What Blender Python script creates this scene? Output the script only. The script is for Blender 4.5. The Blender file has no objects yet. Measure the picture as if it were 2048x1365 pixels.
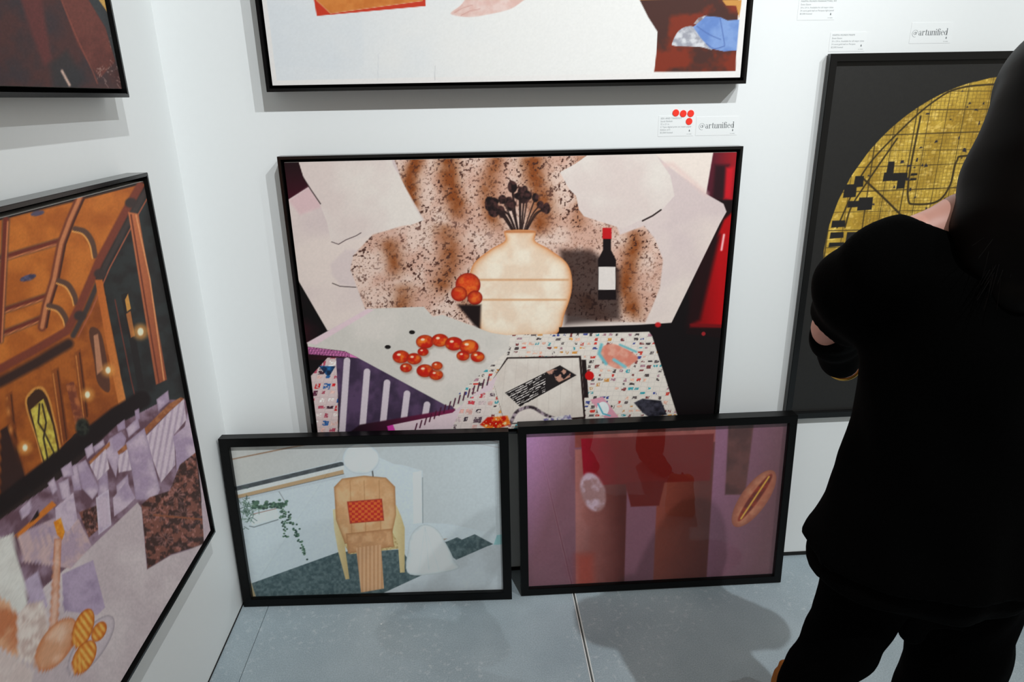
import bpy, bmesh, math, random
import numpy as np
from mathutils import Matrix, Vector

# ------------------------------------------------------------------ camera
F_PX = 1378.88
CAM = np.array([0.819, -2.0539, 1.6])
FW = np.array([0.0517, 0.9412, -0.3340]); FW /= np.linalg.norm(FW)
RT = np.array([0.9980, -0.0610, -0.0174]); RT -= FW * (RT @ FW); RT /= np.linalg.norm(RT)
UP = np.cross(RT, FW)
scene = bpy.context.scene
col = scene.collection
cam_data = bpy.data.cameras.new('camera')
cam_data.sensor_width = 36.0
cam_data.lens = F_PX / 2048 * 36.0
cam_data.clip_start = 0.02
cam = bpy.data.objects.new('camera', cam_data)
cam.matrix_world = Matrix(((RT[0], UP[0], -FW[0], CAM[0]), (RT[1], UP[1], -FW[1], CAM[1]),
                           (RT[2], UP[2], -FW[2], CAM[2]), (0, 0, 0, 1)))
col.objects.link(cam)
scene.camera = cam

# ------------------------------------------------------------------ world, lamps, exposure
world = bpy.data.worlds.new('hall_light')
scene.world = world
world.use_nodes = True
bg = world.node_tree.nodes['Background']
bg.inputs['Color'].default_value = (1.0, 0.96, 0.85, 1)
bg.inputs['Strength'].default_value = 0.36

def lamp(name, loc, aim, power, color, radius, size, blend):
    d = bpy.data.lights.new(name, 'SPOT')
    d.energy = power; d.color = color; d.shadow_soft_size = radius
    d.spot_size = math.radians(size); d.spot_blend = blend
    o = bpy.data.objects.new(name, d); o.location = loc
    o.rotation_euler = (Vector(aim) - Vector(loc)).to_track_quat('-Z', 'Y').to_euler()
    col.objects.link(o)
    return o
lamp('spot_lamp', (3.31, -3.12, 4.56), (0.80, 0.0, 1.76), 520, (0.93, 0.98, 1.0), 0.022, 36, 1.0)
lamp('spot_lamp', (4.45, -3.12, 4.56), (2.05, 0.0, 1.45), 480, (0.93, 0.98, 1.0), 0.022, 36, 1.0)  # added spot with no known fixture, evens out the wall on the right
lamp('spot_lamp', (1.84, -3.06, 4.46), (1.35, -0.2, 0.9), 420, (0.93, 0.98, 1.0), 0.022, 80, 0.6)

vs = scene.view_settings
vs.view_transform = 'Standard'; vs.look = 'None'; vs.gamma = 1.0; vs.use_curve_mapping = False
vs.exposure = -0.26

# ------------------------------------------------------------------ helpers
def project(P):
    d = np.asarray(P, float) - CAM
    z = d @ FW
    return 1024 + F_PX * (d @ RT) / z, 682.5 - F_PX * (d @ UP) / z

def tag(o, label=None, cat=None, group=None, kind=None):
    if label: o['label'] = label
    if cat: o['category'] = cat
    if group: o['group'] = group
    if kind: o['kind'] = kind
    return o

def lin(c):
    c = np.asarray(c, float) / 255.0
    return np.where(c <= 0.04045, c / 12.92, ((c + 0.055) / 1.055) ** 2.4)

def mat(name, rgb, rough=0.6, metal=0.0, spec=0.5, bump=0.0, scale=80.0, var=0.0):
    m = bpy.data.materials.new(name); m.use_nodes = True
    nt = m.node_tree; b = nt.nodes['Principled BSDF']
    c = lin(rgb)
    b.inputs['Base Color'].default_value = (*c, 1)
    b.inputs['Roughness'].default_value = rough
    b.inputs['Metallic'].default_value = metal
    b.inputs['Specular IOR Level'].default_value = spec
    if bump or var:
        tc = nt.nodes.new('ShaderNodeTexCoord')
        n = nt.nodes.new('ShaderNodeTexNoise'); n.inputs['Scale'].default_value = scale; n.inputs['Detail'].default_value = 5
        nt.links.new(tc.outputs['Object'], n.inputs['Vector'])
        if var:
            r = nt.nodes.new('ShaderNodeMix'); r.data_type = 'RGBA'
            r.inputs[6].default_value = (*(c * (1 - var)), 1); r.inputs[7].default_value = (*np.minimum(c * (1 + var), 1), 1)
            nt.links.new(n.outputs['Fac'], r.inputs[0]); nt.links.new(r.outputs[2], b.inputs['Base Color'])
        if bump:
            bp = nt.nodes.new('ShaderNodeBump'); bp.inputs['Strength'].default_value = bump; bp.inputs['Distance'].default_value = 0.002
            nt.links.new(n.outputs['Fac'], bp.inputs['Height']); nt.links.new(bp.outputs['Normal'], b.inputs['Normal'])
    return m

def mesh_obj(name, verts, faces, m, parent=None, smooth=False):
    me = bpy.data.meshes.new(name)
    me.from_pydata([tuple(map(float, v)) for v in verts], [], [tuple(int(i) for i in f) for f in faces])
    me.update()
    if smooth:
        me.polygons.foreach_set('use_smooth', np.ones(len(me.polygons), bool))
    o = bpy.data.objects.new(name, me)
    if m: me.materials.append(m)
    if parent: o.parent = parent
    col.objects.link(o)
    return o

def box(name, lo, hi, m, parent=None, bev=0.0):
    (x0, y0, z0), (x1, y1, z1) = lo, hi
    bm = bmesh.new()
    vs_ = [bm.verts.new(v) for v in ((x0,y0,z0),(x1,y0,z0),(x1,y1,z0),(x0,y1,z0),(x0,y0,z1),(x1,y0,z1),(x1,y1,z1),(x0,y1,z1))]
    for f in ((0,3,2,1),(4,5,6,7),(0,1,5,4),(1,2,6,5),(2,3,7,6),(3,0,4,7)): bm.faces.new([vs_[i] for i in f])
    if bev: bmesh.ops.bevel(bm, geom=list(bm.edges), offset=bev, segments=2, affect='EDGES')
    me = bpy.data.meshes.new(name); bm.to_mesh(me); bm.free()
    o = bpy.data.objects.new(name, me); me.materials.append(m)
    if parent: o.parent = parent
    col.objects.link(o)
    return o

def empty(name, mw):
    o = bpy.data.objects.new(name, None); o.empty_display_size = 0.05
    o.matrix_world = mw
    col.objects.link(o)
    return o

# ------------------------------------------------------------------ materials
M_WALL = mat('white_wall_paint', (236, 238, 238), 0.55, bump=0.05, scale=60, var=0.012)
M_DARK = mat('dark_gap', (16, 15, 15), 0.9)
M_FRAME = mat('black_painted_wood', (11, 11, 12), 0.2, spec=0.5, bump=0.03, scale=220, var=0.15)
M_FRAME2 = mat('satin_black_frame', (2, 2, 2), 0.36, spec=0.2)
M_BACK = mat('black_backing', (6, 6, 6), 0.9, spec=0.1)
M_BROWN = mat('brown_backing_board', (96, 74, 52), 0.8)
M_STEEL = mat('steel_edge', (226, 228, 226), 0.5)
M_CARD = mat('white_card', (237, 239, 239), 0.55)
M_INK = mat('grey_ink', (120, 124, 126), 0.8, spec=0.1)
M_INKL = mat('pale_grey_ink', (158, 162, 164), 0.8, spec=0.1)
M_RED = mat('red_sticker', (250, 52, 34), 0.45)

def floor_mat():
    m = bpy.data.materials.new('grey_concrete'); m.use_nodes = True
    nt = m.node_tree; N = nt.nodes; L = nt.links; b = N['Principled BSDF']
    tc = N.new('ShaderNodeTexCoord')
    def noise(s, d, r=0.55):
        n = N.new('ShaderNodeTexNoise'); n.inputs['Scale'].default_value = s; n.inputs['Detail'].default_value = d
        n.inputs['Roughness'].default_value = r; L.new(tc.outputs['Object'], n.inputs['Vector']); return n
    n1 = noise(3.0, 6); n2 = noise(260, 3)
    def ramp(src, stops):
        r = N.new('ShaderNodeValToRGB'); e = r.color_ramp.elements
        for i, (p, c) in enumerate(stops):
            el = e[i] if i < 2 else e.new(p)
            el.position = p; el.color = (*c, 1)
        L.new(src, r.inputs['Fac']); return r
    base = ramp(n1.outputs['Fac'], [(0.32, lin((152, 166, 174))), (0.7, lin((172, 185, 192)))])
    fine = ramp(n2.outputs['Fac'], [(0.3, (0.80, 0.80, 0.80)), (0.7, (1.12, 1.12, 1.12))])
    mul = N.new('ShaderNodeMix'); mul.data_type = 'RGBA'; mul.blend_type = 'MULTIPLY'; mul.inputs[0].default_value = 1
    L.new(base.outputs[0], mul.inputs[6]); L.new(fine.outputs[0], mul.inputs[7])
    # pale scuffs and paint flecks
    vo = N.new('ShaderNodeTexVoronoi'); vo.inputs['Scale'].default_value = 9; vo.inputs['Randomness'].default_value = 1
    L.new(tc.outputs['Object'], vo.inputs['Vector'])
    sp = ramp(vo.outputs['Distance'], [(0.016, (1, 1, 1)), (0.026, (0, 0, 0))])
    n3 = noise(2.2, 2); gate = ramp(n3.outputs['Fac'], [(0.50, (0, 0, 0)), (0.54, (1, 1, 1))])
    n4 = noise(46, 4, 0.7); sc = ramp(n4.outputs['Fac'], [(0.55, (0, 0, 0)), (0.68, (1, 1, 1))])
    g1 = N.new('ShaderNodeMath'); g1.operation = 'MULTIPLY'; L.new(sp.outputs[0], g1.inputs[0]); L.new(gate.outputs[0], g1.inputs[1])
    g2 = N.new('ShaderNodeMath'); g2.operation = 'MULTIPLY'; L.new(sc.outputs[0], g2.inputs[0]); g2b = N.new('ShaderNodeMath'); g2b.operation = 'MULTIPLY'; L.new(gate.outputs[0], g2b.inputs[0]); g2b.inputs[1].default_value = 0.26; L.new(g2b.outputs[0], g2.inputs[1])
    g3 = N.new('ShaderNodeMath'); g3.operation = 'MAXIMUM'; L.new(g1.outputs[0], g3.inputs[0]); L.new(g2.outputs[0], g3.inputs[1])
    mix = N.new('ShaderNodeMix'); mix.data_type = 'RGBA'; L.new(g3.outputs[0], mix.inputs[0]); L.new(mul.outputs[2], mix.inputs[6])
    mix.inputs[7].default_value = (*lin((236, 238, 238)), 1)
    L.new(mix.outputs[2], b.inputs['Base Color'])
    b.inputs['Roughness'].default_value = 0.5; b.inputs['Specular IOR Level'].default_value = 0.35
    bp = N.new('ShaderNodeBump'); bp.inputs['Strength'].default_value = 0.12; bp.inputs['Distance'].default_value = 0.001
    L.new(n2.outputs['Fac'], bp.inputs['Height']); L.new(bp.outputs['Normal'], b.inputs['Normal'])
    return m
M_FLOOR = floor_mat()

# ------------------------------------------------------------------ the room
fl = box('floor', (0, -7.5, -0.08), (4.6, 0, -0.03), M_DARK); tag(fl, 'grey floor in the booth', 'floor', kind='structure')
for x0, x1 in ((0.0, 0.0885), (0.0905, 1.1125), (1.1255, 4.6)):
    box('floor_slab', (x0, -7.5, -0.03), (x1, 0, 0), M_FLOOR, fl)
for x0, x1 in ((1.1128, 1.1160), (1.1220, 1.1252)):
    box('joint_strip', (x0, -7.5, -0.03), (x1, 0, 0.0006), M_STEEL, fl)
wb = box('wall_back', (-0.12, 0, 0.0), (4.6, 0.12, 3.3), M_WALL); tag(wb, 'white back wall hung with pictures', 'wall', kind='structure')
wl = box('wall_left', (-0.12, -2.5, 0.0), (0, 0, 3.3), M_WALL); tag(wl, 'white side wall', 'wall', kind='structure')
bb = box('baseboard_back', (0.004, -0.003, 0.0), (4.6, 0, 0.014), M_DARK); tag(bb, 'thin dark gap strip under the back wall', 'baseboard', kind='structure')
bl = box('baseboard_left', (0, -2.5, 0.0), (0.002, -0.004, 0.005), M_DARK); tag(bl, 'thin dark gap strip under the side wall', 'baseboard', kind='structure')

# ------------------------------------------------------------------ painting tools for the prints
def hash2(ix, iy, s):
    h = (ix.astype(np.int64) * 374761393 + iy.astype(np.int64) * 668265263 + s * 974711) & 0x7fffffff
    h = ((h ^ (h >> 13)) * 1274126177) & 0x7fffffff
    return ((h ^ (h >> 16)) & 0xffff) / 65535.0
def vnoise(x, y, s=0):
    ix = np.floor(x); iy = np.floor(y); fx = x - ix; fy = y - iy
    fx = fx * fx * (3 - 2 * fx); fy = fy * fy * (3 - 2 * fy)
    ix = ix.astype(np.int64); iy = iy.astype(np.int64)
    return ((hash2(ix, iy, s) * (1 - fx) + hash2(ix + 1, iy, s) * fx) * (1 - fy)
            + (hash2(ix, iy + 1, s) * (1 - fx) + hash2(ix + 1, iy + 1, s) * fx) * fy)
def fbm(x, y, sc, s=0, o=4):
    t = 0; a = 0.5; f = 1.0 / sc; n = 0
    for k in range(o):
        t = t + a * vnoise(x * f, y * f, s + 17 * k); n += a; a *= 0.5; f *= 2
    return t / n
def curve(pts, n=6):
    p = np.array(pts, float); out = []
    N = len(p)
    for i in range(N):
        a, b, c, d = p[i - 1], p[i], p[(i + 1) % N], p[(i + 2) % N]
        for k in range(n):
            t = k / n
            out.append(0.5 * ((2 * b) + (-a + c) * t + (2 * a - 5 * b + 4 * c - d) * t * t + (-a + 3 * b - 3 * c + d) * t ** 3))
    return np.array(out)

class Paint:
    """Colours a sheet of points; x, y are picture positions, colours are sRGB 0..255."""
    def __init__(s, x, y, c):
        s.x = x; s.y = y; s.c = np.tile(np.asarray(c, float), (len(x), 1))
    def _near(s, lo, hi, pad):
        return np.nonzero((s.x > lo[0] - pad) & (s.x < hi[0] + pad) & (s.y > lo[1] - pad) & (s.y < hi[1] + pad))[0]
    def _put(s, idx, a, c):
        if callable(c): c = c(s.x[idx], s.y[idx])
        s.c[idx] += a[:, None] * (np.asarray(c, float) - s.c[idx])
    def poly(s, pts, c, soft=0.8, smooth=False, al=1.0, rim=None, rimw=10.0):
        p = curve(pts) if smooth else np.array(pts, float)
        idx = s._near(p.min(0), p.max(0), soft * 2 + 1)
        if not len(idx): return
        x = s.x[idx]; y = s.y[idx]
        d2 = np.full(len(idx), 1e18); ins = np.zeros(len(idx), bool)
        for i in range(len(p)):
            a = p[i - 1]; b = p[i]; e = b - a; L = e @ e + 1e-12
            t = np.clip(((x - a[0]) * e[0] + (y - a[1]) * e[1]) / L, 0, 1)
            d2 = np.minimum(d2, (x - a[0] - t * e[0]) ** 2 + (y - a[1] - t * e[1]) ** 2)
            cr = (a[1] > y) != (b[1] > y)
            if cr.any():
                xi = a[0] + (y - a[1]) * (b[0] - a[0]) / (b[1] - a[1] + 1e-12)
                ins ^= cr & (x < xi)
        d = np.sqrt(d2); sd = np.where(ins, d, -d)
        m = np.clip(sd / (2 * soft) + 0.5, 0, 1); m = m * m * (3 - 2 * m) * al
        cc = c(x, y) if callable(c) else np.tile(np.asarray(c, float), (len(x), 1))
        if rim is not None:
            k = np.exp(-np.maximum(sd, 0) / rimw)[:, None]
            cc = cc * (1 - k) + np.asarray(rim, float) * k
        s.c[idx] += m[:, None] * (cc - s.c[idx])
    def oval(s, cx, cy, rx, ry, c, rot=0, **kw):
        t = np.linspace(0, 2 * np.pi, 40, endpoint=False); ca, sa = math.cos(rot), math.sin(rot)
        X = rx * np.cos(t); Y = ry * np.sin(t)
        s.poly(np.c_[cx + X * ca - Y * sa, cy + X * sa + Y * ca], c, **kw)
    def line(s, pts, w, c, soft=0.7, al=1.0, smooth=False):
        p = np.array(pts, float)
        if smooth and len(p) > 2:
            q = np.vstack([2 * p[0] - p[1], p, 2 * p[-1] - p[-2]]); o = []
            for i in range(1, len(q) - 2):
                for t in np.linspace(0, 1, 6, endpoint=False):
                    a, b, cc, d = q[i - 1:i + 3]
                    o.append(0.5 * ((2 * b) + (-a + cc) * t + (2 * a - 5 * b + 4 * cc - d) * t * t + (-a + 3 * b - 3 * cc + d) * t ** 3))
            o.append(p[-1]); p = np.array(o)
        idx = s._near(p.min(0), p.max(0), w + soft * 2)
        if not len(idx): return
        x = s.x[idx]; y = s.y[idx]; d2 = np.full(len(idx), 1e18)
        for i in range(1, len(p)):
            a = p[i - 1]; e = p[i] - a; L = e @ e + 1e-12
            t = np.clip(((x - a[0]) * e[0] + (y - a[1]) * e[1]) / L, 0, 1)
            d2 = np.minimum(d2, (x - a[0] - t * e[0]) ** 2 + (y - a[1] - t * e[1]) ** 2)
        m = np.clip((w / 2 - np.sqrt(d2)) / (2 * soft) + 0.5, 0, 1) * al
        s._put(idx, m, c)
    def grain(s, amp, sc=2.0, seed=3):
        s.c *= (1 + amp * (fbm(s.x, s.y, sc, seed, 2) - 0.5))[:, None]

def mixc(a, b, t):
    t = np.clip(t, 0, 1)[:, None]
    return np.asarray(a, float) * (1 - t) + np.asarray(b, float) * t
def hgrad(a, b, x0, x1): return lambda x, y: mixc(a, b, (x - x0) / (x1 - x0))
def vgrad(a, b, y0, y1): return lambda x, y: mixc(a, b, (y - y0) / (y1 - y0))
def mott(a, b, sc, seed=0, lo=0.35, hi=0.65): return lambda x, y: mixc(a, b, (fbm(x, y, sc, seed) - lo) / (hi - lo))
def food(seed):
    def f(x, y):
        n = fbm(x, y, 9, seed); n2 = fbm(x, y, 4, seed + 5)
        c = mixc((196, 24, 8), (232, 120, 34), (n - 0.46) / 0.12)
        c = c + np.clip((n2 - 0.62) / 0.1, 0, 1)[:, None] * (np.array((246, 214, 160.)) - c)
        return c
    return f
def chips(seed, cw, ch, base, prob, cols):
    cols = np.array(cols, float)
    def f(x, y):
        xs = x + 0.25 * (y - 700); gx = np.floor(xs / cw).astype(np.int64); gy = np.floor(y / ch).astype(np.int64)
        r = hash2(gx, gy, seed); k = (hash2(gx, gy, seed + 1) * len(cols)).astype(int) % len(cols)
        u = xs / cw - gx; v = y / ch - gy
        on = (r < prob) & (u > 0.12) & (u < 0.45 + 0.5 * hash2(gx, gy, seed + 2)) & (v > 0.15) & (v < 0.5 + 0.45 * hash2(gx, gy, seed + 4))
        n = fbm(x, y, 3.0, seed + 9, 2)
        c = np.tile(np.asarray(base, float), (len(x), 1))
        cc = cols[k] * (0.7 + 0.6 * n)[:, None]
        w = on * np.clip((n - 0.25) / 0.2, 0, 1)
        c += w[:, None] * (cc - c)
        g = np.minimum(np.minimum(u, 1 - u) * cw, np.minimum(v, 1 - v) * ch)
        c *= (1 - 0.06 * (g < 0.6))[:, None]
        return c
    return f

def print_mat(name, rough=0.6, spec=0.25, gain=1.0):
    m = bpy.data.materials.new(name); m.use_nodes = True
    nt = m.node_tree; b = nt.nodes['Principled BSDF']
    a = nt.nodes.new('ShaderNodeAttribute'); a.attribute_name = 'ink'
    nt.links.new(a.outputs['Color'], b.inputs['Base Color'])
    b.inputs['Roughness'].default_value = rough; b.inputs['Specular IOR Level'].default_value = spec
    return m

def sheet(name, us, vs_, depth, parent, painter, material, gain=1.0):
    """Flat print: a fine grid in the parent's x-z plane (facing -y) with ink colours at its points."""
    U, V = np.meshgrid(us, vs_)
    co = np.stack([U.ravel(), np.full(U.size, depth), V.ravel()], -1)
    nu, nv = len(us), len(vs_)
    i = (np.arange(nv - 1)[:, None] * nu + np.arange(nu - 1)[None]).ravel()
    q = np.stack([i, i + 1, i + nu + 1, i + nu], -1).astype(np.int32)
    me = bpy.data.meshes.new(name)
    me.vertices.add(len(co)); me.vertices.foreach_set('co', co.astype(np.float32).ravel())
    me.loops.add(q.size); me.loops.foreach_set('vertex_index', q.ravel())
    me.polygons.add(len(q)); me.polygons.foreach_set('loop_start', (np.arange(len(q)) * 4).astype(np.int32))
    me.update(calc_edges=True)
    mw = np.array(parent.matrix_world)
    wc = co @ mw[:3, :3].T + mw[:3, 3]
    x, y = project(wc)
    c = painter(x, y, U.ravel(), V.ravel())
    c = np.clip(lin(np.clip(c, 0, 255)) * gain, 0, 0.95)
    at = me.color_attributes.new('ink', 'FLOAT_COLOR', 'POINT')
    at.data.foreach_set('color', np.c_[c, np.ones(len(c))].astype(np.float32).ravel())
    o = bpy.data.objects.new(name, me); me.materials.append(material); o.parent = parent
    col.objects.link(o)
    return o

def rails(parent, x0, x1, z0, z1, yf, yb, w, m):
    """Four mitred frame rails; outer rectangle x0..x1, z0..z1, front at yf, back at yb, face width w."""
    O = [(x0, z0), (x1, z0), (x1, z1), (x0, z1)]; I = [(x0 + w, z0 + w), (x1 - w, z0 + w), (x1 - w, z1 - w), (x0 + w, z1 - w)]
    for k in range(4):
        a, b = k, (k + 1) % 4
        e = 0.0012
        quad = [O[a], O[b], I[b], I[a]]
        bm = bmesh.new()
        f = [bm.verts.new((p[0], yf, p[1])) for p in quad]; r = [bm.verts.new((p[0], yb, p[1])) for p in quad]
        bm.faces.new(f); bm.faces.new(r[::-1])
        for i in range(4):
            j = (i + 1) % 4; bm.faces.new((f[j], f[i], r[i], r[j]))
        bmesh.ops.recalc_face_normals(bm, faces=bm.faces)
        ed = [g for g in bm.edges if {g.verts[0], g.verts[1]} in ({f[0], f[1]}, {f[2], f[3]})]
        bmesh.ops.bevel(bm, geom=ed, offset=e, segments=2, affect='EDGES')
        me = bpy.data.meshes.new('frame_rail'); bm.to_mesh(me); bm.free(); me.materials.append(m)
        o = bpy.data.objects.new('frame_rail', me); o.parent = parent; col.objects.link(o)

def float_frame(name, mw, W, H, D, face, gap, recess, label, cat, group, us, vs_, painter, material, gain, off=0.0):
    """Canvas in a black float frame. Local origin: bottom left corner on the wall, x along, z up, front = -y."""
    root = empty(name, mw); tag(root, label, cat, group)
    bpy.context.view_layer.update()
    rails(root, 0, W, 0, H, -D, -off, face, M_FRAME)
    box('backing', (face, -off - 0.008, face), (W - face, -off - 0.002, H - face), M_BACK, root)
    e = face + gap
    pf = -D + recess
    cv = box('canvas', (e, pf + 0.0004, e), (W - e, -off - 0.008, H - e), M_CANVAS, root)
    sheet('print', us, vs_, pf - 0.0003, root, painter, material, gain)
    return root
M_CANVAS = mat('canvas_edge', (226, 220, 212), 0.8)

def wall_mw(x, z): return Matrix.Translation((x, 0, z))
def left_mw(y, z): return Matrix.Translation((0, y, z)) @ Matrix.Rotation(math.pi / 2, 4, 'Z')  # local +x -> +y, local -y -> +x
# ------------------------------------------------------------------ the prints: loose colour studies in the pictures' colours
def Z(x0, y0, s): return lambda *p: [(x0 + a / s, y0 + b / s) for a, b in p]

def paint_main(x, y, U, V):
    p = Paint(x, y, (14, 7, 9))
    p.poly([(560,300),(640,300),(640,480),(560,480)], vgrad((30,8,14), (60,10,26), 330, 400))
    p.poly([(560,560),(700,560),(700,720),(560,720)], mott((40,8,16), (8,5,6), 60, 2))
    # red hangings at the right
    p.poly([(1340,300),(1480,300),(1470,680),(1370,668),(1382,640)], (22,6,8))
    p.poly([(1425,300),(1480,300),(1470,400),(1405,396)], hgrad((70,24,40), (150,20,30), 1415, 1465), soft=2)
    p.poly([(1430,330),(1458,330),(1452,400),(1424,400)], (40,14,22), soft=6)
    p.poly([(1452,335),(1468,335),(1462,398),(1448,398)], (196,20,34), soft=5)
    p.poly([(1448,440),(1470,420),(1446,655),(1380,655),(1400,560)], hgrad((120,4,8), (176,4,12), 1390, 1440), soft=4)
    p.poly([(1400,500),(1440,470),(1400,640),(1372,655)], (30,5,8), soft=7)
    p.line([(1448,470),(1443,500)], 4, (250,190,190), soft=1.5)
    p.line([(1382,650),(1446,652)], 5, (110,8,14), soft=2)
    p.oval(1407, 668, 4, 4, (150,30,36))
    # cream sofa
    cream = lambda a, b: mixc((222,206,198), (208,190,188), (fbm(a, b, 130, 4) - 0.35) / 0.3)
    p.poly([(560,410),(617,374),(606,352),(590,300),(1427,300),(1412,388),(1447,408),(1453,424),(1440,447),(1343,646),(1120,660),(950,660),(850,640),(733,640),(655,662),(597,562),(570,480)], cream)
    p.poly([(577,402),(617,374),(648,412),(600,430)], (214,176,180), soft=5, al=.7)
    p.poly([(1300,300),(1427,300),(1412,388),(1340,335)], (230,216,206), soft=2)
    p.line([(1318,330),(1345,330),(1412,388)], 9, (222,192,186), soft=5, al=.7)
    p.line([(665,567),(680,573),(712,575)], 1.6, (60,44,44))
    p.poly([(690,500),(720,500),(712,572),(680,570),(664,550),(660,530)], (206,188,188), soft=4, al=.6)
    # spotted throw
    def throw(a, b):
        st = np.zeros(len(a))
        for cx, w, y0, y1, k in ((828,17,300,440,1.0),(905,20,300,450,1.0),(985,18,300,470,.75),(1075,24,300,480,.95),(1165,16,300,470,.5),
                                 (782,18,470,565,.8),(890,22,440,600,.7),(800,20,560,640,.7),(1262,18,455,650,.9),(940,16,560,640,.5),(1180,20,580,640,.55),(1010,14,470,640,.3)):
            q = cx + 9 * np.sin(b / 31.0 + cx)
            st = np.maximum(st, k * np.exp(-((a - q) / w) ** 2) * np.clip((b - y0) / 20, 0, 1) * np.clip((y1 - b) / 30, 0, 1))
        st = np.clip(st * (0.55 + 0.9 * fbm(a, b, 14, 7)), 0, 1)
        c = mixc((222,194,180), (206,164,146), (fbm(a, b, 40, 3) - .35) / .3)
        c = c + st[:, None] * (np.array((136, 70, 30.)) - c)
        n = fbm(a, b, 4.2, 21, 2); d = .9 * np.clip((n - .64) / .08, 0, 1) * (0.35 + .65 * np.clip((fbm(a, b, 60, 31) - .3) / .3, 0, 1))
        c = c + d[:, None] * (np.array((62, 32, 26.)) - c)
        n = fbm(a, b, 2.8, 27, 2); d = np.clip((n - .66) / .1, 0, 1) * .4
        return c + d[:, None] * (np.array((92, 50, 30.)) - c)
    p.poly([(782,300),(1170,300),(1240,470),(1288,452),(1310,478),(1326,520),(1320,575),(1302,620),(1290,646),(1200,643),(1120,628),(1000,650),(940,652),(850,632),(735,630),(714,575),(701,540),(706,512),(745,470),(848,440),(805,365)], throw, soft=2)
    # cushions
    cush = lambda a, b: mixc((224,214,206), (216,200,194), (fbm(a, b, 90, 12) - .35) / .3)
    p.poly([(592,300),(779,300),(786,330),(806,366),(826,410),(846,441),(822,450),(800,452),(770,462),(748,465),(720,478),(690,483),(676,490),(662,482),(654,445),(640,410),(612,365)], cush)
    p.line([(608,358),(622,380),(641,408)], 2, (40,20,24))
    p.line([(663,484),(677,489),(692,480),(712,472),(722,466)], 1.4, (60,40,44))
    p.poly([(1190,300),(1305,300),(1341,352),(1349,392),(1324,420),(1290,436),(1245,458),(1215,448),(1168,433),(1158,420),(1152,392),(1138,378),(1120,345),(1150,328)], cush)
    p.line([(1285,442),(1305,432),(1322,420)], 3, (40,28,26))
    # a still life on the sofa: a cream vase with dark seed heads, small jars, fruit and a standing bottle
    cr = lambda a, b: mixc((238,224,204), (230,206,182), (fbm(a, b, 30, 15) - .35) / .3)
    p.poly([(1120,500),(1180,500),(1240,540),(1240,640),(1130,650)], (30,16,14), soft=9, al=.75)
    rnd = random.Random(8)
    for k in range(26):
        t = rnd.uniform(-1, 1); e = (1038 + 62 * t, 372 + 40 * abs(t) + rnd.uniform(-14, 34))
        p.line([(1040 + 10 * t, 470), ((1040 + e[0]) / 2 + 6 * t, 430), e], 2.4, (40,24,22), soft=1, smooth=True)
        p.oval(e[0], e[1], rnd.uniform(6, 11), rnd.uniform(7, 12), mott((24,13,14), (70,42,40), 6, k), soft=1.5)
    p.poly([(1012,462),(1068,462),(1070,482),(1100,500),(1136,530),(1144,575),(1130,625),(1104,672),(976,672),(950,625),(938,575),(946,530),(980,500),(1010,482)], cr, smooth=True, rim=(206,126,68), rimw=6)
    p.line([(1010,464),(1070,464)], 4, (190,120,74), soft=1.5); p.line([(946,560),(1136,560)], 3, (206,150,104), soft=2); p.line([(950,600),(1132,600)], 3, (206,150,104), soft=2)
    p.poly([(1196,600),(1196,520),(1206,500),(1206,470),(1222,470),(1222,500),(1232,520),(1232,600)], (20,10,12), soft=1)
    p.poly([(1205,456),(1223,456),(1223,478),(1205,478)], (190,20,26)); p.poly([(1197,534),(1231,534),(1231,580),(1197,580)], (222,212,206))
    for cx, cy, r in ((936,570,25),(918,588,16),(950,596,15)): p.oval(cx, cy, r, r * .95, mott((206,50,20), (228,110,40), 12, int(cx)), soft=1.2, rim=(130,20,10), rimw=4)
    p.poly([(915,610),(962,610),(960,660),(948,650)], (26,14,14), soft=4)
    # floor edge
    p.poly([(1118,655),(1345,648),(1360,668),(1118,676)], (14,7,9), soft=1)
    p.oval(1316, 650, 6, 5, (190,30,34), soft=2)
    # paper-covered table
    p.poly([(950,672),(1298,664),(1304,672),(1358,842),(1340,870),(880,880)], chips(5, 13, 9, (224,214,204), .62,
           [(120,60,60),(60,70,130),(190,60,50),(60,150,160),(90,80,80),(200,140,70),(160,120,130),(70,60,60),(220,170,150)]), soft=.8)
    p.poly([(1200,700),(1225,688),(1262,704),(1275,720),(1240,738),(1210,725)], mott((224,160,140), (214,130,110), 12, 2), smooth=True, soft=2)
    p.line([(1203,690),(1198,708),(1212,728)], 6, (110,180,190), soft=2); p.line([(1240,690),(1272,704)], 4, (110,180,186), soft=1.5)
    p.line([(1228,720),(1250,734)], 6, (120,190,200), soft=2)
    p.poly([(1014,715),(1162,712),(1171,838),(1010,850),(985,760)], (40,26,24))
    p.poly([(1016,718),(1158,716),(1167,834),(1010,848),(985,760)], lambda a, b: mixc((222,212,202), (212,200,190), (fbm(a, b, 30, 19) - .35) / .3))
    for k in range(7): p.line([(1012 + 22 * k, 720), (1000 + 24 * k, 846)], .8, (190,178,168), al=.6)
    p.poly([(1163,720),(1172,720),(1177,796),(1168,796)], (34,22,22))
    def strip(a, b):
        t = (b - 733) + 0.5 * (a - 1120); n = fbm(a, t * 3, 6, 8, 2)
        c = mixc((34,28,28), (210,200,196), ((np.sin(t * 1.3) > .2) & (n > .5) & (a < 1090)) * 1.0)
        return c
    p.poly([(1010,786),(1120,731),(1153,751),(1040,814)], strip)
    p.poly([(1092,744),(1118,735),(1150,750),(1118,765)], mott((190,140,120), (30,24,28), 8, 2, .45, .55), soft=1)
    p.oval(1179, 752, 9, 9, (198,16,16))
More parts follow.
